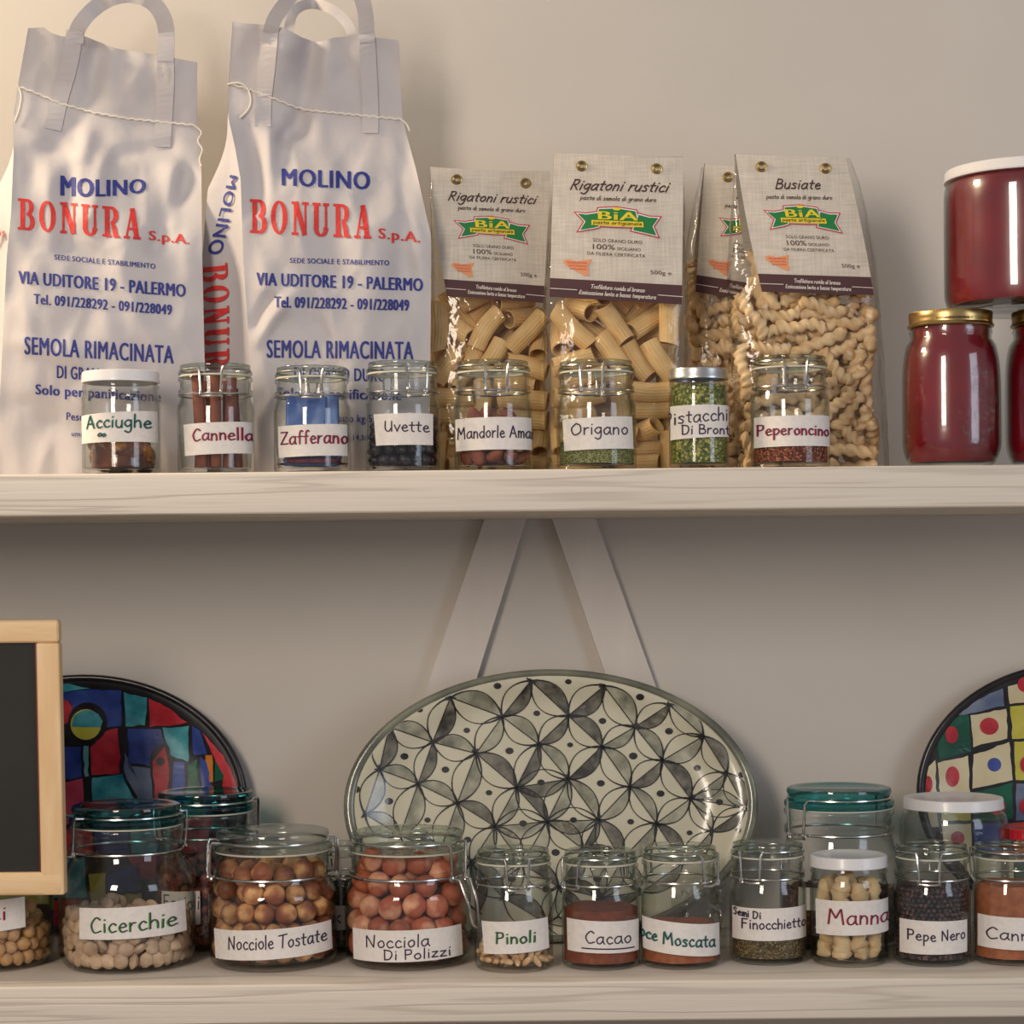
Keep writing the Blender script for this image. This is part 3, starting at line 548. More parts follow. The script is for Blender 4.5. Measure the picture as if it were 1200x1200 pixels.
BUSP = varied(mat('busiate_pasta', srgb(240, 214, 170), srgb(222, 188, 138), 90, rough=.7, sss=.2, bump=.0003, bscale=500), .10)
def rigatoni_mesh(seed):
    rn = random.Random(seed); mb = MB(); N = 40; R = .0092; t = .0013; L_ = .044; prof = []
    bow = rn.uniform(-.002, .003); cut = rn.uniform(.05, .35); ca = rn.uniform(0, 6.28)
    vs = []; fs = []
    NZ = 9; cols = []
    for i in range(N):
        a = 2*math.pi*i/N; ro = R*(1+(.04 if i % 2 else -.03)); rows = []
        for z in range(NZ): rows.append((ro, z/(NZ-1)))
        for z in range(NZ-1, -1, -1): rows.append((R-t, z/(NZ-1)))
        for rr_, zz in rows:
            z = (zz-.5)*L_+math.cos(a-ca)*R*cut*(1 if zz > .5 else -.6)*(abs(zz-.5)*2)
            vs.append((rr_*math.cos(a)+bow*math.cos(z/L_*math.pi), rr_*math.sin(a), z))
    n = 2*NZ
    for i in range(N):
        j = (i+1) % N
        for k in range(n): l = (k+1) % n; fs.append((i*n+k, j*n+k, j*n+l, i*n+l))
    return MB().add(vs, fs).mesh('rigatoni', True, .9)
def busiate_mesh(seed):
    rn = random.Random(seed); L_ = .052; r0 = .0056; NZ = 46; NA = 12; vs = []; fs = []; b1 = rn.uniform(-.007, .007); b2 = rn.uniform(.2, .9)
    for z in range(NZ+1):
        t = z/NZ
        for k in range(NA):
            a = 2*math.pi*k/NA; q_ = math.cos(a-t*math.pi*5.2); r_ = r0*(.80+.42*q_*q_)
            if t < .03 or t > .97: r_ *= .55
            vs.append((r_*math.cos(a)+b1*math.sin(math.pi*t), r_*math.sin(a)+b2*.004*math.sin(6.28*t), (t-.5)*L_))
    for z in range(NZ):
        for k in range(NA): l = (k+1) % NA; fs.append((z*NA+k, z*NA+l, (z+1)*NA+l, (z+1)*NA+k))
    fs.append(tuple(range(NA))[::-1]); fs.append(tuple(NZ*NA+k for k in range(NA)))
    return MB().add(vs, fs).mesh('busiate', True)
RIG = [rigatoni_mesh(i) for i in range(4)]; BUS = [busiate_mesh(i) for i in range(5)]
for m_ in RIG: m_.materials.append(PASTA)
for m_ in BUS: m_.materials.append(BUSP)
def pieces(name, meshes, data, cx, cy, z0, mirror, label, cat, group, keep=lambda p: True, L0=.05, sx=1, sz=1, sy=1):
    rn = random.Random(name+label)
    for d in data:
        x, y, z, qw, qx, qy, qz, l = d
        p = Vector((x*1e-4*mirror*sx, y*1e-4*sy, z*1e-4*sz)); q = Quaternion((qw, qx, qy, qz)).normalized()
        if mirror < 0: q = Quaternion((q.w, q.x, -q.y, -q.z))
        if not keep(p): continue
        o = bpy.data.objects.new(name, rn.choice(meshes)); link(o)
        o.rotation_mode = 'QUATERNION'; o.rotation_quaternion = q @ Quaternion((0, 0, 1), rn.uniform(0, 6.28)); o.location = (cx+p.x, cy+p.y, z0+p.z)
        o.scale = (1, 1, l*1e-3/L0); tag(o, label, cat, group)
def pasta_bag(label, cardpx, filmL, filmR, Ymid, dep, title, tw, seed, topY=None, name='pasta_bag', cardbulge=[0, 0]):
    TL, TR, BR, BL_ = cardpx; ytop = min(TL[1], TR[1])
    base = lambda px, Y: HY-ROLL*(px-HX)-(UT-CZ)*F/Y
    def depth(py):
        t = max(0, min(1, (py-ytop)/(dep[1]-ytop))); return lerp(.003, dep[0], t**.75)
    r = Vector((W((filmL[-1][1]+filmR[-1][1])/2, 500, Ymid).x, Ymid, UT))
    root = thing(name, label, 'pasta bag', r)
    def ymid(py): return Ymid
    NA = 72
    def film(u, v):
        py = lerp(ytop+4, 552, v); L_ = sinterp(filmL, py); R_ = sinterp(filmR, py)
        cx = (L_+R_)/2; hw = (R_-L_)/2; a = 2*math.pi*u; e = .45
        c, s_ = math.cos(a), math.sin(a)
        X = cx+hw*math.copysign(abs(c)**e, c); d = depth(py)/2*1.04
        Y = ymid(py)+d*math.copysign(abs(s_)**e, s_)
        wn = noise.noise(Vector((math.cos(a)*3, math.sin(a)*3+v*2, seed+v*9)))*.003+noise.noise(Vector((c*9, s_*9, seed+v*26)))*.0013
        Y -= abs(wn)*(1 if s_ < 0 else -1)*min(1, v*3)*.6
        p = W(X, py, Y)
        p.x = W(X, py, Ymid).x + wn*.4*(1 if c > 0 else -1)
        if v > .99: p.z = UT+.0006
        return p
    mb = MB().grid(film, NA, 70)
    mb.f.append(tuple(70*(NA+1)+i for i in range(NA)))
    ob('clear_film', mb, FILM, root, origin=r)
    def cY(py): return ymid(py)-depth(py)/2*1.04-.0035
    def cpx(s_, t):
        a = (lerp(TL[0], TR[0], s_), lerp(TL[1], TR[1], s_)); b = (lerp(BL_[0], BR[0], s_), lerp(BL_[1], BR[1], s_))
        x = lerp(a[0], b[0], t)
        side = cardbulge[0] if s_ < .5 else cardbulge[1]
        x -= side*math.sin(math.pi*min(1, t*1.0))*abs(s_-.5)*2
        return x, lerp(a[1], b[1], t)
    def cm(s_, t, off=.0006):
        x, y = cpx(s_, t); ytrue = cY(y) - .002*math.sin(math.pi*max(0, min(1, s_)))
        return W(x, y, ytrue-off)
    cb = MB().grid(lambda u, v: cm(u, v, 0), 16, 24, flip=True)
    # folded over the top and a short way down the back
    def bkc(u, v):
        p = cm(u, v*.75, 0); q = p.copy(); q.y = 2*ymid(0)-p.y; return q
    cb.grid(bkc, 16, 12); cb.grid(lambda u, v: cm(u, 0, 0).lerp(bkc(u, 0), v)+Vector((0, 0, .0015*math.sin(math.pi*v))), 16, 4)
    card = ob('header_card', cb, CARD, root, origin=r)
    def sub(nm, mb, m_): return ob(nm, mb, m_, card, origin=r, smooth=False)
    # band
    def ct(x, y):      # reading frame of the card print -> s,t
        s_ = (x-52)/913; t = (y-108-47*s_)/1023; return s_+(.025*t), t
    mq = lambda x, y: cm(*ct(x, y), .0007); mq2 = lambda x, y: cm(*ct(x, y), .0011); mq3 = lambda x, y: cm(*ct(x, y), .0015); mq4 = lambda x, y: cm(*ct(x, y), .0019)
    sub('brown_band', MB().grid(lambda u, v: cm(u, lerp(.868, 1, v), .0007), 16, 4, flip=True), BROWN)
    lt = MB()
    hand(lt, title, tw[0], tw[1], 368, 368+.035*(tw[1]-tw[0]), 42, 10.5, mq, slant=.5, jit=.01)
    hand(lt, 'pasta di semola di grano duro', 238, 768, 440, 460, 17, 4.5, mq, slant=.3, jit=.01)
    for s_, a, b, y0, y1, h in (('SOLO GRANO DURO', 330, 670, 737, 755, 24), ('100%', 328, 480, 790, 796, 38), ('SICILIANO', 497, 660, 798, 806, 22), ('DA FILIERA CERTIFICATA', 290, 692, 829, 850, 22), ('500g e', 728, 872, 965, 972, 28)):
        printed(lt, s_, a, b, y0, y1, h, mq)
    sub('printed_lettering', lt, PDRK)
    wl = MB()
    hand(wl, 'Trafilatura ruvida al bronzo', 312, 685, 1066, 1092, 16, 5, mq3, slant=.25, jit=.01); hand(wl, 'Essiccazione lenta a bassa temperatura', 232, 762, 1106, 1140, 16, 5, mq3, slant=.25, jit=.01)
    ribbon(wl, [(lerp(34, 218, i/4), lerp(1068, 1078, i/4)) for i in range(5)], 5, mq3); ribbon(wl, [(lerp(778, 948, i/4), lerp(1110, 1122, i/4)) for i in range(5)], 5, mq3)
    sub('white_lettering', wl, CREAM)
    polys = [[(197, 527), (280, 535), (372, 522), (380, 640), (330, 652), (217, 670), (262, 597)], [(640, 535), (720, 558), (806, 562), (757, 632), (790, 712), (700, 690), (590, 665), (620, 600)], [(360, 497), (495, 492), (635, 515), (660, 645), (500, 640), (335, 630)]]
    for inset, m_, f_ in ((-3, PRED, mq), (5, PWHT, mq2), (12, PGRN, mq3)):
        mb = MB()
        for pl in polys:
            n_ = len(pl); q_ = []
            for i in range(n_):
                p0, p1, p2 = pl[i-1], pl[i], pl[(i+1) % n_]; e1 = Vector((p1[0]-p0[0], p1[1]-p0[1])).normalized(); e2 = Vector((p2[0]-p1[0], p2[1]-p1[1])).normalized()
                nn_ = Vector((-e1.y-e2.y, e1.x+e2.x)); nn_.normalize(); k_ = inset/max(.45, nn_.dot(Vector((-e1.y, e1.x)))); q_.append((p1[0]+nn_.x*k_, p1[1]+nn_.y*k_))
            mb.add([f_(*p) for p in q_], [tuple(range(n_))])
        sub('logo_ribbon', mb, m_)
    yb = MB().add([mq4(318, 585), mq4(678, 600), mq4(682, 638), mq4(318, 620)], [(0, 1, 2, 3)])
    printed(yb, 'BiA', 368, 640, 580, 590, 58, mq4, bold=.06); yb.add([mq4(495+28*math.cos(a*.6), 508+11*math.sin(a*.6)) for a in range(10)], [tuple(range(10))])
    sub('yellow_logo_print', yb, PYEL)
    mq5 = lambda x, y: cm(*ct(x, y), .0023)
    sub('printed_lettering', hand(MB(), 'pasta artigianale', 330, 668, 610, 624, 13, 4, mq5, slant=.2, jit=.01), PDRK)
    sub('orange_island_print', MB().add([mq(x, y) for x, y in ((122, 872), (160, 862), (220, 876), (324, 862), (296, 905), (300, 972), (268, 978), (215, 945), (140, 905))], [tuple(range(9))]), PORG)
    tx = MB()
    for i, s_ in enumerate(('PRODUZIONE', 'ARTIGIANALE', 'SICILIANA')): printed(tx, s_, 150+i*8, 285, 890+i*22, 894+i*22, 12, mq2)
    sub('printed_lettering', tx, PRED)
    for x, y in ((248, 205), (775, 230)):
        p = cm(*ct(x, y), .001)
        mb = MB().ring(.0042, 0, .0013, 24); mb.ring(.0024, .0003, .0006, 16)
        mb.v = [(a+p.x, -c+p.y, b+p.z) for a, b, c in mb.v]
        ob('eyelet', mb, GOLD, card, origin=r)
    return root
# centre rigatoni, left rigatoni, front busiate, rear busiate
pasta_bag('tall clear bag of rigatoni with linen header card, front one beside the busiate bags', [(649, 179), (801, 185), (799, 357), (644, 348)], [(170, 652), (348, 638), (420, 637), (552, 640)], [(170, 800), (300, 803), (400, 806), (480, 803), (552, 798)], 2.072, (.066, 335), 'Rigatoni rustici', (165, 848), 1.0)
pasta_bag('shorter clear bag of rigatoni with linen header card, beside the right flour sack', [(504, 196), (645, 204), (637, 355), (524, 347)], [(190, 505), (230, 504), (300, 506), (420, 508), (552, 512)], [(190, 645), (230, 642), (300, 638), (552, 636)], 2.118, (.066, 335), 'Rigatoni rustici', (165, 848), 2.0, cardbulge=[3, 0])
pasta_bag('clear bag of twisted busiate with linen header card, rightmost of the pasta bags', [(862, 181), (991, 185), (1024, 346), (893, 342)], [(180, 862), (250, 857), (320, 853), (420, 857), (552, 868)], [(180, 994), (210, 1006), (300, 1024), (430, 1034), (552, 1040)], 2.062, (.062, 325), 'Busiate', (325, 690), 3.0, cardbulge=[2, -2])
pasta_bag('partly hidden clear bag of busiate standing behind the front busiate bag', [(826, 192), (955, 205), (940, 362), (815, 342)], [(190, 824), (230, 815), (290, 804), (420, 803), (552, 808)], [(190, 955), (300, 958), (552, 960)], 2.146, (.060, 340), 'Busiate', (325, 690), 4.0)
def cxp(px, Y): return W(px, 450, Y).x
pieces('rigatoni', RIG, SIM['rig'], cxp(720, 2.072), 2.072, UT+.0015, 1, 'ridged rigatoni tube in the front rigatoni bag beside the busiate bags', 'pasta', 'rigatoni in the front bag', keep=lambda p: p.z < .185 and (p.z < .155 or p.y > -.010), L0=.044, sy=1.3)
pieces('rigatoni', RIG, SIM['rig'], cxp(572, 2.118), 2.118, UT+.0015, -1, 'ridged rigatoni tube in the rear rigatoni bag beside the flour sack', 'pasta', 'rigatoni in the rear bag', sx=.96, keep=lambda p: p.z < .185 and (p.z < .155 or p.y > -.010), L0=.044, sy=1.3)
pieces('busiate', BUS, SIM['bus'], cxp(944, 2.062), 2.062, UT+.0015, 1, 'twisted busiate pasta piece in the front busiate bag', 'pasta', 'busiate in the front bag', keep=lambda p: (p.y < .012 or abs(p.x) > .055) and p.z < .205 and (p.z < .165 or p.y > -.016) and abs(p.x) < .064-max(0, p.z-.12)*.09, L0=.052, sx=.97)
pieces('busiate', BUS, SIM['bus'], cxp(884, 2.146), 2.146, UT+.0015, -1, 'twisted busiate pasta piece in the busiate bag that stands behind', 'pasta', 'busiate in the rear bag', keep=lambda p: p.x < .0 and p.z < .205 and (p.y < .008 or p.x < -.055), L0=.052)
# ------------------------------------------------------------------ jars
class Jar:
    """glass jar standing on a shelf: px = picture x of the axis, wpx/hpx = picture width and height"""
    def __init__(s, label, px, Y, wpx, hpx, shelf, style='small', lid='glass', clasp=0.0, group=None, cat='jar', lever=False, pyref=None, teal=False, z0=None, R=None, nf=None):
        s.Y = Y; k = Y/F; s.R = R or wpx/2*k; s.H = hpx*k; z = z0 if z0 is not None else (UT if shelf else LT)
        pym = HY-(z-CZ)*F/Y-hpx*.4
        s.x = W(px, pym, Y).x; s.z = z+.0003; s.style = style; R = s.R; H = s.H
        s.root = thing('clip_jar' if lid in ('glass', 'teal') else 'screw_jar', label, cat, (s.x, Y, s.z), group)
        s.loc = Vector((s.x, Y, s.z)); s.t = .0015
        if style == 'small': shz, ncz, nf_, rimz, brad = .58, .715, .915, .885, .05
        elif style == 'big': shz, ncz, nf_, rimz, brad = .50, .715, .80, .865, .12
        elif style == 'med': shz, ncz, nf_, rimz, brad = .52, .665, .885, .845, .10
        elif style == 'twist': shz, ncz, nf_, rimz, brad = .72, .80, .93, .97, .07
        elif style == 'mason': shz, ncz, nf_, rimz, brad = .50, .825, .80, .985, .17
        elif style == 'wide': shz, ncz, nf_, rimz, brad = .78, .915, .93, .985, .13
        if nf: nf_ = nf
        s.nr = R*nf_; s.ncz = ncz*H; P = []
        b = brad*H
        P += [(0, .0022), (R*.70, .0018), (R*.78, 0), (R-b*.62, 0.0003)]
        for i in range(1, 6):
            a = i/5*math.pi/2; P.append((R-b*.62*(1-math.sin(a)), b*(1-math.cos(a))))
        P += [(R, lerp(b, shz*H, .5)), (R*.998, shz*H)]
        for i in range(1, 9):
            t = i/8; q = (1-math.cos(math.pi*t))/2 if style not in ('mason', 'wide') else 1-math.sqrt(max(0, 1-t**2.2)); P.append((lerp(R*.998, s.nr, q), lerp(shz, ncz, t)*H))
        s.outer = list(P)
        if style in ('small', 'big', 'med'):
            P += [(s.nr*1.0, ncz*H+.001), (s.nr*1.045, ncz*H+.003), (s.nr*1.045, (ncz+.02)*H+.003), (s.nr, (ncz+.05)*H), (s.nr, (rimz-.05)*H), (s.nr*1.05, (rimz-.03)*H), (s.nr*1.055, (rimz-.008)*H), (s.nr*1.03, rimz*H)]
        else:
            P += [(s.nr, lerp(ncz, rimz, .15)*H), (s.nr*1.03, lerp(ncz, rimz, .28)*H), (s.nr, lerp(ncz, rimz, .42)*H), (s.nr*.97, rimz*H)]
        s.rimz = rimz*H
        inn = [(max(r_-s.t, 0), z_) for r_, z_ in reversed([p for p in s.outer if p[0] > R*.9 or p[1] > b])]
        bz = .0055 if style != 'med' else .007
        P += [(s.nr-s.t, rimz*H-.0006)]+[p for p in inn if p[1] > bz+.001]+[(R-b*.45-s.t, bz), (R*.6, bz-.0006), (0, bz-.0004)]
        s.floor = bz
        ob('glass_body', MB().lathe(P, 64), GLASS, s.root, angle=.9)
        if lid in ('glass', 'teal'):
            g = TEALG if lid == 'teal' else LIDG; n = s.nr; h0 = rimz*H+.0016; top = H
            th = top-h0
            ob('rubber_seal', MB().lathe([(n*.86, 0), (n*1.0, 0), (n*1.01, .0008), (n*1.0, .0016), (n*.86, .0016)], 48, (0, 0, rimz*H), True), GASKET, s.root)
            LP = [(0, h0), (n*.86, h0), (n*1.03, h0+.0002), (n*1.05, h0+th*.12), (n*1.045, h0+th*.32), (n*.965, h0+th*.40), (n*.95, h0+th*.55), (n*.985, h0+th*.66), (n*1.0, h0+th*.8), (n*.985, h0+th*.95), (n*.93, top), (n*.80, top-.0006), (n*.74, top-.0016), (0, top-.0014)]
            ob('glass_lid', MB().lathe(LP, 64), g, s.root, angle=.9, label=('teal tinted glass lid' if lid == 'teal' else 'clear glass lid'))
            wz = h0+th*.48; wr = n*.955+.0012; wire = .00105 if style == 'small' else .0013
            ga = .36 if style == 'small' else .30; a_c = -math.pi/2+clasp
            mb = MB().ring(wr, wz, wire, 56, a_c+ga, a_c+2*math.pi-ga)
            ob('lid_wire', mb, STEEL, s.root)
            nwz = s.ncz+.0005; mb = MB().ring(s.nr*1.0+.0013, nwz, wire, 56)
            ob('neck_wire', mb, STEEL, s.root)
            def pol(a, r_, z_): return (r_*math.cos(a), r_*math.sin(a), z_)
            mb = MB(); ro = s.nr*1.055+.0035
            for sg in (-1, 1):
                a = a_c+sg*ga
                mb.tube([pol(a, wr, wz), pol(a-sg*.05, ro, wz+.0005), pol(a-sg*.09, ro+.001, wz-.003), pol(a-sg*.12, ro+.0012, nwz+.004), pol(a-sg*.13, ro+.0005, nwz-.0005)], wire*1.1, 7)
                c = Vector(pol(a-sg*.13, ro+.0003, nwz)); rd = Vector(pol(a, 1, 0)); up = Vector((0, 0, 1)); R2 = .0026
                mb.tube([c+rd*(R2*.5*math.cos(q))+up*(R2*math.sin(q))+Vector(pol(a_c+math.pi/2, sg*.0012*q/6, 0)) for q in [i*.6 for i in range(12)]], wire, 6)
            mb.tube([pol(a_c+ga-.13, ro-.001, nwz-.0025), pol(a_c, ro+.0005, nwz-.003), pol(a_c-ga+.13, ro-.001, nwz-.0025)], wire*1.1, 7)
            ob('clasp', mb, STEEL, s.root)
            # rear hinge
            mb = MB(); a = a_c+math.pi
            for sg in (-1, 1):
                mb.tube([pol(a+sg*.13, wr, wz), pol(a+sg*.12, ro+.001, wz), pol(a+sg*.1, ro+.002, (wz+nwz)/2), pol(a+sg*.1, ro, nwz)], wire, 7)
            mb.tube([pol(a+.16, ro, nwz), pol(a, ro+.002, nwz), pol(a-.16, ro, nwz)], wire, 7)
            ob('hinge', mb, STEEL, s.root)
            if lever:
                a = a_c; base_ = Vector(pol(a, ro+.001, nwz)); out = Vector(pol(a, 1, 0)); sd_ = Vector(pol(a+math.pi/2, 1, 0)); dn = Vector((0, 0, -1)); Lh = H*.36; wd = .0085
                pts = [base_-sd_*wd, base_-sd_*wd+out*.006+dn*.001, base_-sd_*wd*.9+out*.014+dn*Lh*.45, base_-sd_*wd*.5+out*.018+dn*Lh*.92, base_+out*.019+dn*Lh, base_+sd_*wd*.5+out*.018+dn*Lh*.92, base_+sd_*wd*.9+out*.014+dn*Lh*.45, base_+sd_*wd+out*.006+dn*.001, base_+sd_*wd]
                ob('lever', MB().tube(pts, wire*1.1, 8), STEEL, s.root)
        else:
            n = s.nr; top = H; hz = {'white': .105*H, 'silver': .105*H, 'gold': .0145, 'red': .013}.get(lid, .012); hz = min(hz, .014 if lid == 'gold' else .0105)
            m_ = {'white': WHITELID, 'silver': SILV, 'gold': GOLD, 'red': mat('red_lid', srgb(196, 20, 38), rough=.35, coat=.3)}[lid]
            LP = [(n*.98, top-hz-.0003), (n*1.045, top-hz-.0003), (n*1.05, top-hz+.001), (n*1.035, top-hz+.0022), (n*1.035, top-.002), (n*1.02, top-.0006), (n*.97, top), (n*.90, top-.0004), (n*.86, top-.0014), (0, top-.0012)]
            if lid == 'gold': LP = [(n*.98, top-hz-.0003), (n*1.06, top-hz-.0003), (n*1.075, top-hz+.0008), (n*1.06, top-hz+.002), (n*1.03, top-hz+.003), (n*1.035, top-hz+.0048), (n*1.025, top-hz+.0064), (n*1.035, top-hz+.0078), (n*1.035, top-.0014), (n*1.02, top-.0003), (n*.97, top), (n*.90, top-.0004), (n*.86, top-.0014), (0, top-.0012)]
            mb = MB().lathe(LP, 160 if lid == 'gold' else 96)
            if lid in ('gold', 'silver'):
                nP = len(LP); vs = list(mb.v)
                for i in range(160 if lid == 'gold' else 96):
                    if i % 2:
                        for k_ in ((7, 8, 9) if lid == 'gold' else (3, 4, 5)):
                            x, y, z_ = vs[i*nP+k_]
                            f_ = .978 if k_ > 7 else .992
                            vs[i*nP+k_] = (x*f_, y*f_, z_)
                mb.v = vs
            ob('screw_lid', mb, m_, s.root, angle=.8, label=lid+' metal screw lid')
    def ri(s, z):
        pts = sorted([(z_, max(r_-s.t, 0)) for r_, z_ in s.outer if r_ > s.R*.8 and z_ > 0.0001], key=lambda p: p[0])
        return interp(pts, z)-.0006 if z > .001 else s.R*.9-s.t
    def ro(s, z):
        pts = sorted([(z_, r_) for r_, z_ in s.outer if r_ > s.R*.75 and z_ > .0001], key=lambda p: p[0]); return interp(pts, z)
    def mp(s, off):
        def f(px, py):
            p = W(px, py, s.Y-s.R*.9); z = p.z-s.z; r_ = s.ro(z); q = (p.x-s.x*(s.Y-s.R*.9)/s.Y)/(r_*(s.Y-s.R*.9)/s.Y) if True else 0
            if abs(q) < .8: a = math.asin(q)
            else: a = math.copysign(.9273+(abs(q)-.8)*1.9, q)
            r_ = max(s.ro(min(z, s.H*.55)) if False else s.ro(z), .01)+off
            return Vector((r_*math.sin(a), -r_*math.cos(a), z))
        return f
    def label(s, c, writing, inks):
        """c = four picture corners TL TR BR BL; writing = [(text,x0,x1,yb0,yb1,xh)]"""
        TL, TR, BR, BL_ = c; f = s.mp(.0003)
        def g(u, v):
            return f(lerp(lerp(TL[0], TR[0], u), lerp(BL_[0], BR[0], u), v), lerp(lerp(TL[1], TR[1], u), lerp(BL_[1], BR[1], u), v))
        lb = ob('paper_label', MB().grid(g, 28, 6, flip=True), PAPER, s.root)
        for q, (ink, wd, dx, dy) in enumerate(inks):
            mb = MB(); mpf = s.mp(.0006+.0002*q)
            for i, (t, x0, x1, y0, y1, xh, *ex) in enumerate(writing):
                if t == '_': ribbon(mb, [(lerp(x0, x1, k/10), lerp(y0, y1, k/10)) for k in range(11)], wd, mpf)
                else: hand(mb, t, x0, x1, y0-xh*.12, y1-xh*.12, xh*.74, wd, mpf, seed=len(t)+i, dx=dx, dy=dy)
            ob('handwriting', mb, ink, lb, smooth=False)
D1 = [(INK, 1.6, 0, 0)]; DR = [(IRED, 1.7, -.7, .2), (INK, 1.1, .3, 0)]; DG = [(IGRN, 1.8, -.8, .3), (INK, 1.2, .3, 0)]; DT = [(ITEAL, 1.9, .4, -.3), (INK, 1.2, -.4, .3)]
def powder(j, name, fill, m_, label, cat, seed=1, bumps=.002, top_noise=40, floor=None, group=None, rs=1.0, flakes=0, fsize=.0015, fm=None):
    z0 = (floor if floor is not None else j.floor)+.0004; z1 = fill; NS = 56; NR = 10; NZ = 14; vs = []; fs = []
    rows = [(0, z0)]+[(j.ri(z0+.001)*k/3*.995, z0) for k in (1, 2, 3)]
    rows += [(j.ri(max(lerp(z0, z1, i/NZ), z0+.001))*.992*rs, lerp(z0, z1, i/NZ)) for i in range(1, NZ+1)]
    nb = len(rows); rows += [(j.ri(z1)*.992*rs*(1-i/NR), z1) for i in range(1, NR+1)]
    for i in range(NS):
        a = 2*math.pi*i/NS
        for k, (r_, z_) in enumerate(rows):
            n_ = noise.noise(Vector((r_*math.cos(a)*top_noise, r_*math.sin(a)*top_noise, seed)))
            zz = z_+(n_*bumps*3 if k >= nb-1 else 0)
            rr = r_-(abs(noise.noise(Vector((a*6, z_*300, seed))))*.0006 if 4 <= k < nb else 0)
            vs.append((rr*math.cos(a), rr*math.sin(a), zz))
    n = len(rows)
    for i in range(NS):
        j2 = (i+1) % NS
        for k in range(n-1): fs.append((i*n+k, j2*n+k, j2*n+k+1, i*n+k+1))
    mb = MB().add(vs, fs); rn = random.Random(seed)
    if flakes:
        for _ in range(flakes):
            a = rn.uniform(0, 6.283); tp = rn.random() < .35; z_ = z1+rn.uniform(-.001, bumps*2) if tp else rn.uniform(z0+.002, z1)
            r_ = j.ri(min(z_, z1))*.99*rs; r_ = r_*math.sqrt(rn.random()) if tp else r_-rn.uniform(0, .0012)-fsize*.6
            c = Vector((r_*math.cos(a), r_*math.sin(a), z_)); q = Quaternion((rn.gauss(0, 1), rn.gauss(0, 1), rn.gauss(0, 1), rn.gauss(0, 1))).normalized()
            sz = fsize*rn.uniform(.5, 1.3); e = [Vector((1, 0, 0))*sz, Vector((-.4, .9, 0))*sz*.7, Vector((-.5, -.7, .1))*sz*.8, Vector((.1, .1, .5))*sz]
            mb.add([c+q@v for v in e], [(0, 1, 2), (0, 3, 1), (1, 3, 2), (2, 3, 0)])
    o = ob(name, mb, m_, loc=j.loc); tag(o, label, cat, group, 'stuff'); return o
def pack(j, n, r, seed, zmin=None, core=0, it=160, jit=.1, ztop=None):
    rs = np.random.RandomState(seed); zf = zmin or j.floor
    P = np.zeros((n, 3)); a = rs.rand(n)*6.283; rr = (core+r)+(j.R-r-.004-core-r)*np.sqrt(rs.rand(n)); P[:, 0] = rr*np.cos(a); P[:, 1] = rr*np.sin(a)
    P[:, 2] = zf+r+rs.rand(n)*(ztop or .12)
    R_ = r*(1+jit*(rs.rand(n)-.5)); sumr = R_[:, None]+R_[None, :]
    for k in range(it):
        P[:, 2] -= r*.18*(1-k/it)
        for _ in range(3):
            d = P[:, None, :]-P[None, :, :]; L_ = np.sqrt((d**2).sum(2))+1e-9; np.fill_diagonal(L_, 9)
            ov = np.clip(sumr-L_, 0, None); P += (d/L_[:, :, None]*(ov*.42)[:, :, None]).sum(1)
            rad = np.sqrt(P[:, 0]**2+P[:, 1]**2)+1e-9
            lim = np.array([j.ri(max(z, zf+.002)) for z in P[:, 2]])-R_*1.0 if k % 4 == 0 or k > it-4 else lim
            f_ = np.where(rad > lim, lim/rad, 1); P[:, 0] *= f_; P[:, 1] *= f_
            if core:
                g_ = np.where(rad*f_ < core+R_, (core+R_)/(rad*f_), 1); P[:, 0] *= g_; P[:, 1] *= g_
            P[:, 2] = np.maximum(P[:, 2], zf+R_)
    return P, R_
def items(j, name, meshes, P, R_, r0, label, cat, group, seed=0, flat=False, upright=False):
    rn = random.Random(seed)
    for p, rr in zip(P, R_):
        if p[2] > j.H*.95: continue
        o = bpy.data.objects.new(name, rn.choice(meshes)); link(o); o.location = j.loc+Vector(p); o.rotation_mode = 'QUATERNION'
        q = Quaternion((rn.gauss(0, 1), rn.gauss(0, 1), rn.gauss(0, 1), rn.gauss(0, 1))).normalized()
        rad = math.hypot(p[0], p[1])
        if flat and rad > j.R*.68 and rn.random() < .72:
            q = Vector((p[0], p[1], rn.uniform(-.4, .4)*rad)).to_track_quat('Z', 'Y')@Quaternion((0, 0, 1), rn.uniform(0, 6))
        o.rotation_quaternion = q; k = rr/r0; o.scale = (k, k, k); tag(o, label, cat, group)
def blob(seed, r, sx=1, sy=1, sz=1, amp=.08, fr=1.5, n=12, tip=0, dimple=0):
    mb = MB(); vs = []; fs = []; NL = n; NS = n*2
    for i in range(NL+1):
        th = math.pi*i/NL
        for k in range(NS):
            ph = 2*math.pi*k/NS; d = Vector((math.sin(th)*math.cos(ph), math.sin(th)*math.sin(ph), math.cos(th)))
            f_ = 1+amp*noise.noise(d*fr+Vector((seed*5.3, 0, 0)))
            if tip: f_ += tip*max(0, d.z)**8
            if dimple: f_ -= dimple*max(0, -d.z)**6
            v = d*r*f_; vs.append((v.x*sx, v.y*sy, v.z*sz))
    for i in range(NL):
        for k in range(NS): l = (k+1) % NS; fs.append((i*NS+k, (i+1)*NS+k, (i+1)*NS+l, i*NS+l))
    mb.add(vs, fs); return mb.mesh('piece')
def meshes(fn, n, m_):
    out = []
    for i in range(n): me = fn(i); me.materials.append(m_); out.append(me)
    return out
zpx = lambda j, py: W(HX, py, j.Y-j.R*.9).z-j.z       # fill height seen at picture row py (on the axis column)
def zfill(j, px, py): return W(px, py, j.Y-j.R*.85).z-j.z

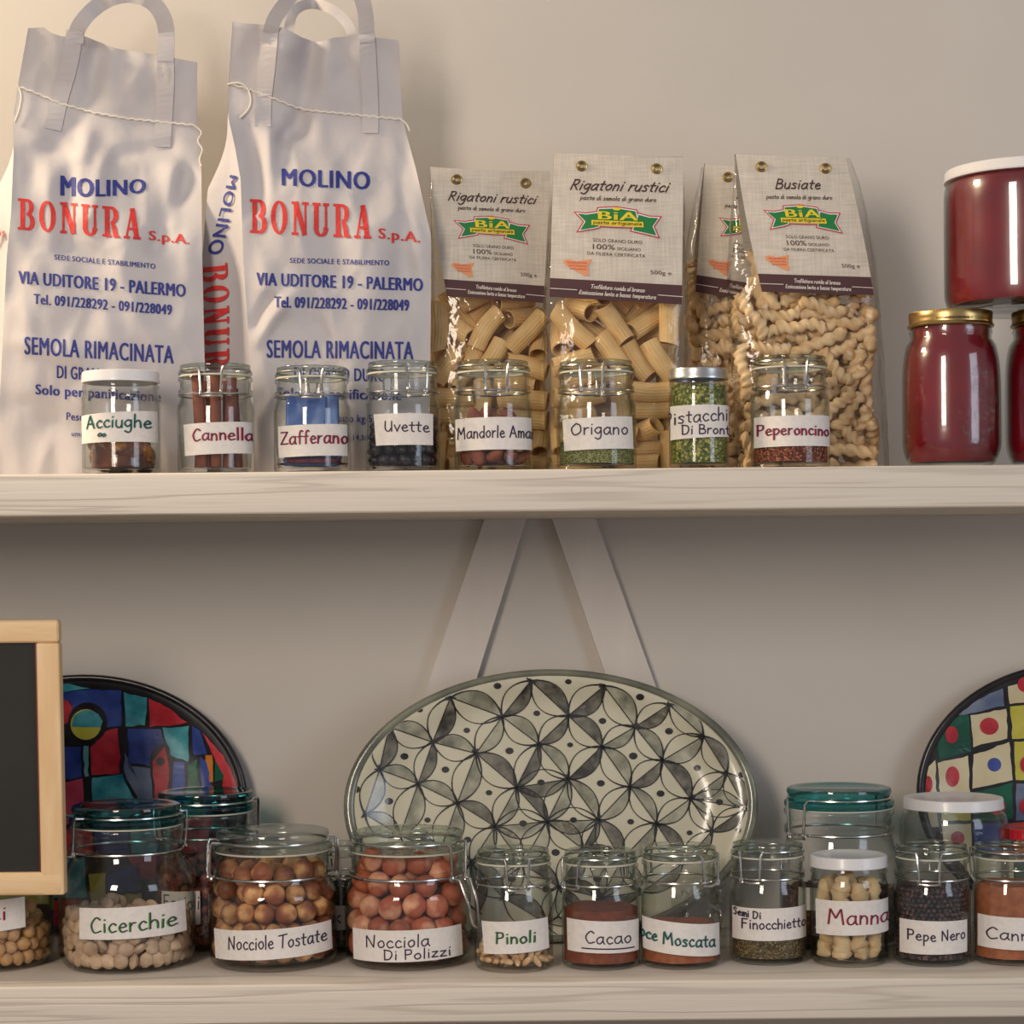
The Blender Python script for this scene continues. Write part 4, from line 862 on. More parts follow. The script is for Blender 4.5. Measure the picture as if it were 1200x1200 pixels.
# ---- upper shelf
YU = 1.972
j = Jar('screw jar with white lid and "Acciughe" label, leftmost small jar of the upper shelf', 142, YU, 91, 121, 1, 'twist', 'white', nf=.955)
j.label([(98, 486), (188, 480), (189, 517), (99, 519)], [('Acciughe', 108, 181, 503, 502, 11.5), ('o', 123, 128, 512, 512, 4.5), ('o', 128, 133, 512, 512, 4)], DT)
AN = varied(mat('anchovy_flesh', srgb(120, 66, 34), srgb(176, 116, 44), 60, rough=.35, c3=srgb(90, 48, 34), bump=.0006, bscale=200), .25)
rn = random.Random(4)
for i in range(12):
    a0 = rn.uniform(0, 6.28); zc = .009+i*.0022; rr = j.ri(.02)-.0075; pts = []; n = 12
    for k in range(n+1):
        a = a0+lerp(-.8, .8, k/n); pts.append(Vector((rr*math.cos(a), rr*math.sin(a), zc+.004*math.sin(k*.5+i))))
    rad = [.0008+.0052*math.sin(math.pi*(k+.6)/(n+1.2))**.7 for k in range(n+1)]
    o = ob('anchovy', MB().tube(pts, rad, 8), AN, loc=j.loc); tag(o, 'brown anchovy fillet curled in oil in the "Acciughe" jar', 'anchovy', 'anchovies in the jar')
powder(j, 'anchovy_oil', .030, mat('amber_oil', srgb(112, 62, 30), srgb(70, 40, 26), 70, rough=.15, coat=.5), 'dark amber oil with fish scraps filling the base of the "Acciughe" jar', 'oil', rs=.82, bumps=.0002)
j = Jar('clip jar of cinnamon sticks with "Cannella" label, on the upper shelf', 253, YU, 90, 128, 1, 'small', clasp=0.02)
j.label([(220, 497), (298, 493), (300, 530), (222, 534)], [('Cannella', 232, 299, 518, 516, 11)], DR)
CIN = varied(mat('cinnamon_bark', srgb(150, 84, 56), srgb(116, 60, 42), 50, rough=.75, bump=.0004, bscale=150, stretch=(1, 1, .15)), .12)
for i, (x, y, h, R_) in enumerate(((-.010, -.018, .088, .0062), (.003, -.020, .084, .0058), (.013, -.014, .082, .0055), (-.004, -.004, .080, .006), (.011, 0, .079, .0056), (-.015, -.004, .052, .0055), (.02, -.002, .073, .005))):
    prof = []
    n = 26; vs = []; fs = []
    for k in range(n+1):
        a = 2*math.pi*1.35*k/n+i; rr = R_*(1-.32*k/n)
        for z_ in (0, h*.33, h*.66, h): vs.append((x+rr*math.cos(a)+z_*.05*(i % 3-1), y+rr*math.sin(a), z_))
    for k in range(n):
        for q in range(3): fs.append((k*4+q, (k+1)*4+q, (k+1)*4+q+1, k*4+q+1))
    o = ob('cinnamon_stick', MB().add(vs, fs), CIN, loc=j.loc+Vector((0, 0, j.floor+.0005))); s_ = o.modifiers.new('t', 'SOLIDIFY'); s_.thickness = .0011
    tag(o, 'rolled brown cinnamon stick standing in the "Cannella" jar of the upper shelf', 'cinnamon', 'cinnamon sticks')
j = Jar('clip jar holding blue sachets with "Zafferano" label, in front of the right flour sack', 366, YU, 90, 124, 1, 'small', clasp=.07)
j.label([(329, 499), (408, 496), (409, 533), (330, 536)], [('Zafferano', 333, 409, 522, 520, 12)], DR)
SAC = varied(mat('blue_sachet', srgb(60, 96, 170), srgb(112, 142, 196), 25, rough=.45, bump=.001, bscale=60), .1)
for i, (x, y, a, tl) in enumerate(((-.006, -.014, .1, .10), (.006, -.006, -.15, -.06), (.0, .004, .3, .02), (.004, .013, -.1, .1))):
    def sf(u, v, i=i):
        z_ = v*.066; w_ = .036+.002*math.sin(i); n_ = noise.noise(Vector((u*3, v*4, i*3)))*.0035
        return (lerp(-w_/2, w_/2, u)+z_*tl*.3, n_+.0015*math.sin(math.pi*u)*(1-v), z_)
    mb = MB().grid(sf, 14, 20); o = ob('saffron_sachet', mb, SAC, loc=j.loc+Vector((x, y, j.floor+.001))); o.rotation_euler = (.02, 0, a)
    s_ = o.modifiers.new('t', 'SOLIDIFY'); s_.thickness = .0025
    tag(o, 'blue paper saffron sachet standing in the "Zafferano" jar', 'sachet', 'saffron sachets')
powder(j, 'saffron_threads', zfill(j, 366, 537), mat('saffron_threads', srgb(92, 44, 70), srgb(140, 60, 60), 200, rough=.8), 'dark purple-red saffron threads at the bottom of the "Zafferano" jar', 'saffron', rs=.8, flakes=500, fsize=.002, floor=.0085)
j = Jar('clip jar of dark raisins with "Uvette" label, left of the pasta bags', 472, YU, 88, 129, 1, 'small', clasp=.42)
j.label([(440, 485), (508, 484), (508, 521), (443, 522)], [('Uvette', 453, 504, 507, 507, 10)], D1)
RAI = varied(mat('raisin', srgb(46, 40, 50), srgb(28, 24, 32), 90, rough=.4, bump=.0008, bscale=350), .3)
P_, R_ = pack(j, 130, .0052, 3, ztop=.10)
items(j, 'raisin', meshes(lambda i: blob(i, .0052, 1.25, .85, .8, .35, 2.5, 8), 4, RAI), P_, R_, .0052, 'wrinkled dark raisin in the "Uvette" jar', 'raisin', 'raisins', 2)
j = Jar('clip jar of reddish almonds with "Mandorle Amare" label, before the rear rigatoni bag', 578, YU, 92, 129, 1, 'small', clasp=.1)
j.label([(533, 490), (624, 488), (625, 526), (534, 528)], [('Mandorle Amare', 537, 634, 515, 513, 10.5)], D1)
ALM = varied(mat('almond_skin', srgb(150, 84, 58), srgb(120, 62, 46), 120, rough=.7, bump=.0004, bscale=200, stretch=(1, 1, .3)), .15)
P_, R_ = pack(j, 46, .0078, 5, ztop=.08)
items(j, 'almond', meshes(lambda i: blob(i, .0085, .78, .55, 1.15, .12, 2, 9, tip=.15), 3, ALM), P_, R_, .0078, 'reddish brown almond in the "Mandorle Amare" jar', 'almond', 'almonds', 3)
j = Jar('clip jar of dried green oregano with "Origano" label, before the front rigatoni bag', 699, YU, 93, 128, 1, 'small', clasp=-.15)
j.label([(659, 491), (739, 487), (741, 525), (661, 528)], [('Origano', 668, 734, 511, 510, 11)], D1)
ORE = mat('dried_oregano', srgb(104, 110, 58), srgb(182, 180, 122), 420, rough=.9, c3=srgb(138, 140, 84), edge=(.1, .9), cell=800)
powder(j, 'dried_oregano', zfill(j, 699, 518), ORE, 'crumbled dried oregano leaves in the "Origano" jar', 'herb', bumps=.001, flakes=1800, fsize=.0016)
j = Jar('narrow jar of chopped pistachios with silver lid and "Pistacchi Di Bronte" label', 819, YU, 70, 118, 1, 'twist', 'silver', nf=.96)
j.label([(784, 475), (853, 474), (853, 511), (784, 515)], [('Pistacchi', 778, 851, 499, 493, 11.5), ('Di Bronte', 797, 861, 510, 509, 8.5)], D1)
PIS = mat('chopped_pistachio', srgb(80, 98, 38), srgb(212, 200, 102), 300, rough=.8, c3=srgb(134, 146, 58), edge=(.1, .9), cell=430)
powder(j, 'chopped_pistachios', zfill(j, 819, 452), PIS, 'chopped green pistachios filling the silver lidded jar', 'nuts', bumps=.001, flakes=2600, fsize=.0024)
j = Jar('clip jar of red chili flakes with "Peperoncino" label, in front of the front busiate bag', 926, YU, 92, 131, 1, 'small', clasp=.02)
j.label([(881, 488), (970, 486), (971, 522), (881, 524)], [('Peperoncino', 885, 968, 511, 511, 10)], DR)
CHI = mat('chili_flakes', srgb(92, 34, 24), srgb(206, 132, 84), 380, rough=.8, c3=srgb(146, 62, 38), edge=(.1, .95), cell=560)
powder(j, 'chili_flakes', zfill(j, 926, 515), CHI, 'crushed red chili flakes in the "Peperoncino" jar', 'spice', bumps=.001, flakes=1800, fsize=.0022)
# jam jars
JAM = mat('berry_jam', srgb(128, 16, 30), srgb(108, 10, 24), 18, rough=.25, coat=.2)
def emboss(j, seed, x0, x1, y0, y1):
    mb = MB(); rn = random.Random(seed); f = j.mp(.0002); i = 0
    while i < 70:
        x = rn.uniform(x0, x1); y = rn.uniform(y0, y1); u = (x-(x0+x1)/2)/((x1-x0)/2); v = (y-(y0+y1)/2)/((y1-y0)/2)
        if u*u+v*v > 1 or (u < -.1 and v < .1): continue
        i += 1; c = f(x, y); n_ = Vector((c.x, c.y, 0)).normalized(); r_ = rn.uniform(.0014, .0034)
        t1 = n_.cross(Vector((0, 0, 1))); ring = []
        vs = [c+n_*.0022]+[c+(t1*math.cos(a)+Vector((0, 0, 1))*math.sin(a))*r_*.6+n_*.0016 for a in [k*math.pi/4 for k in range(8)]]+[c+(t1*math.cos(a)+Vector((0, 0, 1))*math.sin(a))*r_-n_*.0002 for a in [k*math.pi/4 for k in range(8)]]
        mb.add(vs, [(0, 1+k, 1+(k+1) % 8) for k in range(8)]+[(1+k, 9+k, 9+(k+1) % 8, 1+(k+1) % 8) for k in range(8)])
    ob('embossed_fruit', mb, GLASS, j.root)
for px, lb, grp in ((1115, 'gold lidded jar of dark red jam with embossed fruit, fully in view', 1), (1236, 'gold lidded jar of dark red jam cut off by the right edge of the photo', 2)):
    j = Jar(lb, px, 2.0, 114, 183, 1, 'mason', 'gold', nf=.82)
    powder(j, 'berry_jam', j.rimz-.004, JAM, 'dark red berry jam filling the '+('gold lidded jar in full view' if grp == 1 else 'gold lidded jar at the right edge'), 'jam', bumps=.0001)
    emboss(j, grp, px-12, px+46, 428, 520)
    mb = MB(); R2 = j.nr*1.035+.0004; zt = j.H-.0098
    printed(mb, 'MADE IN ITALY', -.16, .16, 0, 0, 1, lambda x, y: Vector((R2*math.sin(x*2.2-.1), -R2*math.cos(x*2.2-.1), zt-y*.0024)), bold=.03)
    ob('printed_lettering', mb, PDRK, j.root, smooth=False)
ztop = j.z+j.H
j = Jar('large jar of dark red jam with white lid resting across the two gold lidded jars', 1203, 2.0, 190, 166, 1, 'wide', 'white', z0=ztop+.0002, nf=.95)
powder(j, 'berry_jam', j.rimz-.006, JAM, 'dark red berry jam filling the large white lidded jar', 'jam', bumps=.0001)

# ---- lower shelf, front row
j = Jar('wide clip jar of chickpeas partly hidden behind the small blackboard', -17, 2.04, 158, 190, 0, 'big', 'teal', clasp=.5)
j.label([(-40, 1058), (41, 1053), (42, 1089), (-38, 1096)], [('Ceci', -22, 24, 1080, 1079, 13)], DR)
CHK = varied(mat('chickpea', srgb(206, 160, 108), srgb(188, 140, 92), 90, rough=.6, bump=.0004, bscale=200), .10)
P_, R_ = pack(j, 230, .0062, 7, core=.028, ztop=.12)
items(j, 'chickpea', meshes(lambda i: blob(i, .0064, 1, 1, 1, .14, 2.2, 9, tip=.2), 4, CHK), P_, R_, .0062, 'round tan chickpea in the jar behind the blackboard', 'chickpea', 'chickpeas', 4)
j = Jar('wide clip jar with teal glass lid and "Cicerchie" label', 149, 2.030, 159, 187, 0, 'big', 'teal', clasp=-1.0)
j.label([(107, 1064), (222, 1060), (224, 1097), (107, 1101)], [('Cicerchie', 121, 215, 1094, 1089, 14)], DG)
CIC = varied(mat('grass_pea', srgb(212, 182, 152), srgb(178, 144, 116), 70, rough=.6, bump=.0004, bscale=160), .13)
P_, R_ = pack(j, 270, .0063, 8, core=.020, ztop=.08)
items(j, 'grass_pea', meshes(lambda i: blob(i, .0072, 1.1, 1.02, .48, .16, 1.6, 9), 5, CIC), P_, R_, .0063, 'flat pale grass pea in the "Cicerchie" jar', 'grass pea', 'grass peas', 5, flat=True)
j = Jar('clip jar of toasted hazelnuts with "Nocciole Tostate" label', 320, 2.030, 150, 155, 0, 'med', clasp=-1.35)
j.label([(257, 1092), (391, 1084), (393, 1119), (259, 1127)], [('Nocciole Tostate', 276, 386, 1115, 1108, 12)], D1)
HZT = varied(mat('toasted_hazelnut', srgb(222, 168, 108), srgb(136, 74, 44), 38, rough=.55, bump=.0004, bscale=120, c3=srgb(172, 108, 62), edge=(.4, .6)), .32)
P_, R_ = pack(j, 128, .0101, 9, core=.0, ztop=.16)
items(j, 'hazelnut', meshes(lambda i: blob(i, .0101, 1, 1, .96, .10, 1.8, 10, tip=.12), 5, HZT), P_, R_, .0101, 'toasted light brown hazelnut in the "Nocciole Tostate" jar', 'hazelnut', 'toasted hazelnuts', 6)
j = Jar('clip jar of reddish hazelnuts with "Nocciola Di Polizzi" label and hanging wire lever', 478, 2.030, 148, 153, 0, 'med', clasp=.98, lever=True)
j.label([(417, 1091), (541, 1087), (543, 1124), (418, 1128)], [('Nocciola', 433, 506, 1112, 1109, 11), ('Di Polizzi', 454, 530, 1125, 1122, 9)], D1)
HZR = varied(mat('raw_hazelnut', srgb(190, 104, 70), srgb(224, 164, 128), 32, rough=.6, bump=.0005, bscale=110, c3=srgb(168, 84, 56)), .28)
P_, R_ = pack(j, 96, .0112, 10, ztop=.16)
items(j, 'hazelnut', meshes(lambda i: blob(i, .0112, 1, 1, 1.0, .10, 1.8, 10, tip=.14), 5, HZR), P_, R_, .0112, 'reddish hazelnut in the "Nocciola Di Polizzi" jar', 'hazelnut', 'raw hazelnuts', 7)
YL = 1.995
j = Jar('small clip jar of pine nuts with "Pinoli" label', 602, YL, 92, 138, 0, 'small', clasp=.1)
j.label([(565, 1081), (641, 1077), (643, 1114), (568, 1119)], [('Pinoli', 582, 628, 1107, 1105, 10.5)], DG)
PIN = varied(mat('pine_nut', srgb(232, 196, 154), srgb(216, 174, 128), 60, rough=.5), .08)
P_, R_ = pack(j, 110, .0045, 11, ztop=.06)
items(j, 'pine_nut', meshes(lambda i: blob(i, .0045, .66, .66, 1.75, .06, 2, 8), 3, PIN), P_, R_, .0045, 'pale pine nut in the "Pinoli" jar', 'pine nut', 'pine nuts', 8)
j = Jar('small clip jar of cocoa powder with underlined "Cacao" label', 704, YL+.008, 92, 134, 0, 'small', clasp=-.85)
j.label([(664, 1078), (748, 1080), (748, 1117), (665, 1116)], [('Cacao', 684, 738, 1106, 1107, 11), ('_', 681, 741, 1111, 1112, 0)], D1)
powder(j, 'cocoa_powder', zfill(j, 704, 1068), mat('cocoa_powder', srgb(136, 72, 48), srgb(112, 58, 40), 120, rough=.95), 'brown cocoa powder in the "Cacao" jar', 'cocoa', bumps=.0012)
j = Jar('small clip jar of ground nutmeg with "Noce Moscata" label', 797, YL+.008, 93, 138, 0, 'small', clasp=.75)
j.label([(750, 1077), (842, 1085), (843, 1123), (752, 1115)], [('Noce', 740, 768, 1101, 1105, 10.5), ('Moscata', 774, 835, 1107, 1113, 11)], DT)
powder(j, 'ground_nutmeg', zfill(j, 797, 1088), mat('ground_nutmeg', srgb(160, 92, 58), srgb(136, 76, 48), 160, rough=.95), 'orange brown ground nutmeg in the "Noce Moscata" jar', 'nutmeg', bumps=.0012)
j = Jar('small clip jar of fennel seeds with "Semi Di Finocchietto" label', 900, YL+.025, 90, 137, 0, 'small', clasp=-.55)
j.label([(856, 1065), (943, 1063), (943, 1101), (856, 1103)], [('Semi', 858, 874, 1075, 1076, 6.5), ('Di', 878, 887, 1077, 1077, 6.5), ('Finocchietto', 866, 941, 1090, 1088, 9)], D1)
FEN = mat('fennel_seed', srgb(72, 58, 36), srgb(168, 148, 100), 400, rough=.9, c3=srgb(112, 94, 58), edge=(.1, .95), cell=700)
powder(j, 'fennel_seeds', zfill(j, 900, 1092), FEN, 'tiny brown-green wild fennel seeds in the "Semi Di Finocchietto" jar', 'seeds', flakes=1800, fsize=.0018)
j = Jar('screw jar with white lid and "Manna" label, before the right teal lidded jar', 995, YL+.01, 91, 126, 0, 'twist', 'white', nf=.955)
j.label([(953, 1056), (1039, 1055), (1040, 1094), (954, 1097)], [('Manna', 965, 1038, 1085, 1084, 14)], DR)
def lump(mb, s_):
    mb.v = [tuple(Vector(v)+Vector((noise.noise(Vector(v)*130+Vector((s_, 0, 0))), noise.noise(Vector(v)*130+Vector((s_, 9, 0))), 0))*.0022) for v in mb.v]; return mb
MAN = varied(mat('manna_stick', srgb(226, 200, 156), srgb(204, 168, 116), 70, rough=.8, bump=.0012, bscale=120), .08)
for i, (x, y, h, r_) in enumerate(((-.024, -.010, .074, .0062), (-.010, -.022, .076, .0075), (.006, -.023, .070, .0068), (.020, -.014, .074, .006), (-.002, -.006, .078, .007), (.014, .004, .072, .0065), (-.016, .008, .074, .0065), (.0, .016, .07, .007), (.024, .008, .066, .005))):
    pts = []; rad = []
    for k in range(31):
        z_ = h*k/30; pts.append((x+.0025*noise.noise(Vector((i*3, k*.2, 0))), y+.0025*noise.noise(Vector((i*3, k*.3, 9))), z_)); rad.append(r_*1.1*(1+.45*noise.noise(Vector((i*7, k*.3, 4)))+.22*noise.noise(Vector((i*7, k*.9, 8))))*(.6 if k in (0, 30) else 1))
    o = ob('manna_stick', lump(MB().tube(pts, rad, 14), i), MAN, loc=j.loc+Vector((0, 0, j.floor+.001))); tag(o, 'knobbly pale yellow manna stick standing in the "Manna" jar', 'manna', 'manna sticks')
j = Jar('small clip jar of black peppercorns with "Pepe Nero" label', 1092, YL+.01, 90, 137, 0, 'small', clasp=-.25)
j.label([(1051, 1079), (1127, 1079), (1127, 1117), (1051, 1119)], [('Pepe', 1058, 1088, 1103, 1104, 9.5), ('Nero', 1094, 1124, 1103, 1102, 9.5)], D1)
PEP = mat('peppercorn', srgb(44, 36, 40), srgb(104, 76, 68), 240, rough=.6, bump=.001, bscale=500, c3=srgb(40, 34, 38), edge=(.4, .6))
pep = MB(); rn = random.Random(6); zt = zfill(j, 1092, 1045)
ico = blob(1, .0026, n=5); iv = [v.co.copy() for v in ico.vertices]; jf = [tuple(p.vertices) for p in ico.polygons]
zz = j.floor+.003; k = 0
while zz < zt:
    rr = j.ri(zz)-.0028; n = int(6.283*rr/.0047)
    for i in range(n):
        a = 6.283*(i+.5*(k % 2)+rn.uniform(-.1, .1))/n; c = Vector((rr*math.cos(a), rr*math.sin(a), zz+rn.uniform(-.0006, .0006))); pep.add([v+c for v in iv], jf)
    zz += .0043; k += 1
for i in range(150):
    a = rn.uniform(0, 6.283); r_ = (j.ri(zt)-.003)*math.sqrt(rn.random()); pep.add([v+Vector((r_*math.cos(a), r_*math.sin(a), zt+rn.uniform(-.002, .001))) for v in iv], jf)
o = ob('peppercorns', pep, PEP, loc=j.loc); tag(o, 'black peppercorns filling the "Pepe Nero" jar', 'pepper', None, 'stuff')
powder(j, 'peppercorn_fill', zt-.002, PEP, 'packed dark peppercorns deep inside the "Pepe Nero" jar', 'pepper', rs=.88)
j = Jar('small clip jar of ground cinnamon cut off by the right edge, with "Cannella" label', 1185, YL+.01, 90, 136, 0, 'small', clasp=.9)
j.label([(1142, 1074), (1231, 1076), (1231, 1114), (1142, 1112)], [('Cannella', 1149, 1228, 1102, 1104, 10.5)], D1)
powder(j, 'ground_cinnamon', zfill(j, 1185, 1040), mat('ground_cinnamon', srgb(176, 106, 68), srgb(150, 86, 54), 140, rough=.95), 'ground cinnamon in the jar at the right edge of the lower shelf', 'cinnamon', bumps=.0012)
# ---- lower shelf, back row
j = Jar('clip jar of red beans with teal glass lid, behind the "Cicerchie" jar', 242, 2.130, 124, 180, 0, 'big', 'teal', clasp=2.2, R=.0505, nf=.94)
j.label([(196, 1046), (243, 1043), (244, 1082), (196, 1086)], [('Fagioli', 199, 243, 1068, 1066, 13)], D1)
BEA = varied(mat('red_bean', srgb(140, 62, 44), srgb(176, 98, 66), 120, rough=.4, c3=srgb(110, 44, 38)), .15)
P_, R_ = pack(j, 230, .0062, 12, core=.022, ztop=.16)
items(j, 'bean', meshes(lambda i: blob(i, .0062, 1.0, .8, 1.35, .08, 2, 8), 3, BEA), P_, R_, .0062, 'speckled red bean in the teal lidded jar behind "Cicerchie"', 'bean', 'red beans', 9)
j = Jar('small clip jar of dark herbs half hidden between the two hazelnut jars', 400, 2.098, 62, 124, 0, 'small', clasp=.3)
j.label([(376, 1062), (424, 1060), (423, 1088), (376, 1091)], [('x', 392, 402, 1082, 1082, 12)], D1)
powder(j, 'dried_herbs', zfill(j, 400, 1040), mat('dark_herbs', srgb(54, 48, 32), srgb(112, 104, 64), 400, rough=.9, cell=600, edge=(.1, .9)), 'dark dried herbs in the half hidden jar between the hazelnut jars', 'herb', flakes=1200)
j = Jar('clip jar with teal glass lid, behind the "Manna" jar', 984, 2.100, 140, 184, 0, 'big', 'teal', clasp=-.95, nf=.87)
j.label([(930, 1042), (968, 1040), (968, 1066), (930, 1069)], [], D1)
powder(j, 'brown_lentils', zfill(j, 984, 1052), mat('brown_lentils', srgb(80, 42, 30), srgb(158, 96, 64), 220, rough=.7, cell=260, edge=(.1, .9)), 'small brown lentils in the teal lidded jar behind "Manna"', 'lentils', flakes=1400, fsize=.003)
j = Jar('wide screw jar with white lid standing behind the "Pepe Nero" jar', 1118, 2.105, 126, 170, 0, 'wide', 'white', nf=.885)
j = Jar('screw jar with red lid at the right edge, behind the ground cinnamon jar', 1222, 2.105, 96, 134, 0, 'twist', 'red', nf=.95)

# ------------------------------------------------------------------ plates
def plate(label, cpx, a, b, tilt, Cy, glaze, rimm, recess, n=26):
    tb = tilt; nrm = Vector((0, -math.cos(tb), math.sin(tb))); up = Vector((0, math.sin(tb), math.cos(tb)))
    zc = LT+b*math.cos(tb)+.0035; C = Vector((0, Cy, zc)); pyc = HY-(zc-CZ)*F/Cy; C.x = W(cpx, pyc, Cy).x
    root = thing('oval_plate', label, 'plate', C)
    def dep(r_):
        r_ = min(r_, 1.0)
        if r_ > .955: return -.0035*math.cos((r_-.955)/.045*math.pi/2)*0-.0008
        t = min(1, (.955-r_)/.22); return -recess*(t*t*(3-2*t))-.0008
    def S(p, q, off=0):
        r_ = math.hypot(p/a, q/b); return Vector((p, 0, 0))+up*q+nrm*(dep(r_)+off)
    NS = 96; rr = [0, .15, .3, .45, .6, .7, .76, .82, .87, .91, .94, .96, .985, 1.0]
    vs = []; fs = []
    for i in range(NS):
        an = 6.28318*i/NS
        for r_ in rr: vs.append(S(a*r_*math.cos(an), b*r_*math.sin(an)))
    m = len(rr)
    for i in range(NS):
        j2 = (i+1) % NS
        for k in range(m-1): fs.append((i*m+k, i*m+k+1, j2*m+k+1, j2*m+k))
    ob('dish', MB().add(vs, fs), glaze, root, angle=1.2)
    # rim and back shell
    vs = []; fs = []; th = .005
    prof = [(.955, .0004, 0), (.965, .0022, 0), (.985, .0028, 0), (1.0, .0014, 0), (1.006, -.001, 0), (1.0, -.0035, 0), (.96, -.005, 0), (.80, -recess-th, 0), (.72, -recess-th-.001, 0), (.70, -recess-th-.004, 0), (.66, -recess-th-.004, 0), (.64, -recess-th, 0), (0, -recess-th, 0)]
    for i in range(NS):
        an = 6.28318*i/NS
        for r_, o_, _ in prof: vs.append(Vector((a*r_*math.cos(an), 0, 0))+up*(b*r_*math.sin(an))+nrm*o_)
    m = len(prof)
    for i in range(NS):
        j2 = (i+1) % NS
        for k in range(m-1): fs.append((i*m+k, i*m+k+1, j2*m+k+1, j2*m+k))
    ob('rim', MB().add(vs, fs), rimm, root, angle=1.2)
    def pq(px, py):
        d = W(px, py, 1.0)-Vector((0, 0, CZ)); O = Vector((0, 0, CZ)); t = (C-O).dot(nrm)/d.dot(nrm)
        h = O+d*t-C
        for _ in range(2):
            r_ = math.hypot(h.x/a, h.dot(up)/b); t = ((C+nrm*dep(r_))-O).dot(nrm)/d.dot(nrm); h = O+d*t-C
        return h.x, h.dot(up)
    def mp(off): 
        def f(px, py):
            p, q = pq(px, py); r_ = math.hypot(p/a, q/b)
            if r_ > .95: p *= .95/r_; q *= .95/r_
            return S(p, q, off)
        return f
    return root, mp, pq
GL = mat('cream_glaze', srgb(214, 208, 184), srgb(202, 196, 170), 12, rough=.2, coat=.2)
RIMG = mat('grey_green_rim', srgb(132, 134, 116), srgb(92, 94, 84), 20, rough=.2, coat=.5)
BLK = mat('paint_black', srgb(34, 34, 36), srgb(56, 56, 56), 70, rough=.2, coat=.5)
GRY = mat('paint_grey_wash', srgb(104, 104, 90), srgb(186, 183, 160), 48, rough=.2, coat=.5, stretch=(1, 1, 1), edge=(.3, .7))
GRY2 = mat('paint_dark_wash', srgb(60, 58, 54), srgb(134, 130, 116), 60, rough=.2, coat=.5)
root, mp, pq = plate('oval cream plate painted with black and grey petals, centre of the lower shelf', 646, .2072, .1364, math.radians(13), 2.140, GL, RIMG, .016)
nodes = [(507,870),(558,883),(588.5,840),(631,872),(605,923),(536,941),(490,918.5),(445,902),(580,968.5),(641,963),(469,979),(428,954),(456,852),(528,817.5),(622,798),(666,839),(708,804),(705,875),(744,852),(776,891.5),(824,863),(851,906),(809,936),(738,922),(666,913),(701,961),(769,965),(683,995),(834,974),(873,947),(784,826),
 (515,1000),(552,1012),(612,1012),(655,1040),(590,1052),(728,1008),(705,1052),(752,1045),(800,1012),(640,1082),(680,1090),(560,1068)]
lens_a = MB(); lens_b = MB(); line = MB(); rn = random.Random(2)
def decal_poly(mb, pts, f, sub=1):
    cx = sum(p[0] for p in pts)/len(pts); cy = sum(p[1] for p in pts)/len(pts); n = len(pts)
    rings = [1, .66, .33]; vs = []
    for k in rings: vs += [f(cx+(x-cx)*k, cy+(y-cy)*k) for x, y in pts]
    vs.append(f(cx, cy)); fs = []
    for q in range(2):
        for i in range(n): fs.append((q*n+i, q*n+(i+1) % n, (q+1)*n+(i+1) % n, (q+1)*n+i))
    for i in range(n): fs.append((2*n+i, 2*n+(i+1) % n, 3*n))
    mb.add(vs, fs)
def densify(pts, step=7):
    out = []
    for i in range(len(pts)):
        a = pts[i]; b = pts[(i+1) % len(pts)]; d = math.hypot(b[0]-a[0], b[1]-a[1]); n = max(1, int(d/step))
        out += [(lerp(a[0], b[0], k/n), lerp(a[1], b[1], k/n)) for k in range(n)]
    return out
def inside(px, py, lim=.95):
    p, q = pq(px, py); return math.hypot(p/.2072, q/.1364) < lim
for i in range(len(nodes)):
    for k in range(i+1, len(nodes)):
        a, b = nodes[i], nodes[k]; d = math.hypot(a[0]-b[0], a[1]-b[1])
        if not 36 < d < 65: continue
        if a[0] > b[0]: a, b = b, a
        dx, dy = (b[0]-a[0])/d, (b[1]-a[1])/d; nx, ny = -dy, dx; bu = d*.27+rn.uniform(-1.5, 1.5)
        L_ = lambda t, s_: (a[0]+dx*d*t+nx*s_*bu*math.sin(math.pi*t)**.8, a[1]+dy*d*t+ny*s_*bu*math.sin(math.pi*t)**.8)
        T = [t/12 for t in range(13)]
        for s_ in (-1, 1): ribbon(line, [L_(t, s_) for t in T], [lerp(2.4, 1.0, math.sin(math.pi*t)) for t in T], mp(.0010))
        ribbon(line, [L_(t, 0) for t in T], 1.2, mp(.0010))
        sgn = 1 if dy < 0 else -1
        pm = MB(); decal_poly(pm, [L_(t, 0) for t in T]+[L_(t, sgn*.96) for t in T[::-1]][1:-1], mp(.0006)); ob('painted_petal', pm, GRY2 if rn.random() < .35 else GRY, root)
for x, y in nodes:
    for q in range(4):
        an = rn.uniform(0, 6.28); ribbon(line, [(x, y), (x+6*math.cos(an), y+6*math.sin(an))], [4.5, 1], mp(.0012))
dots = [(474,886.5),(547,856),(597,880),(522,902),(573,929),(456,939),(501,961),(613,965),(548,984),(629,836),(583,804),(634,917),(435,878),(417,925),(492,832),(668,873),(706,845),(742,886),(704,918),(784,857),(817,900),(774,930),(672,961),(739,963),(843,940),(808,976),(865,973),(750,817),(666,799),(712,995),(651,999),(869,908),(600,1030),(640,1042),(700,1030)]
for x, y in dots:
    r1 = rn.uniform(3.2, 4.8); decal_poly(line, [(x+r1*math.cos(k*.628)*1.1, y+r1*.9*math.sin(k*.628)) for k in range(10)], mp(.0009))
ob('black_brush_lines', line, BLK, root, smooth=False, kind='stuff')
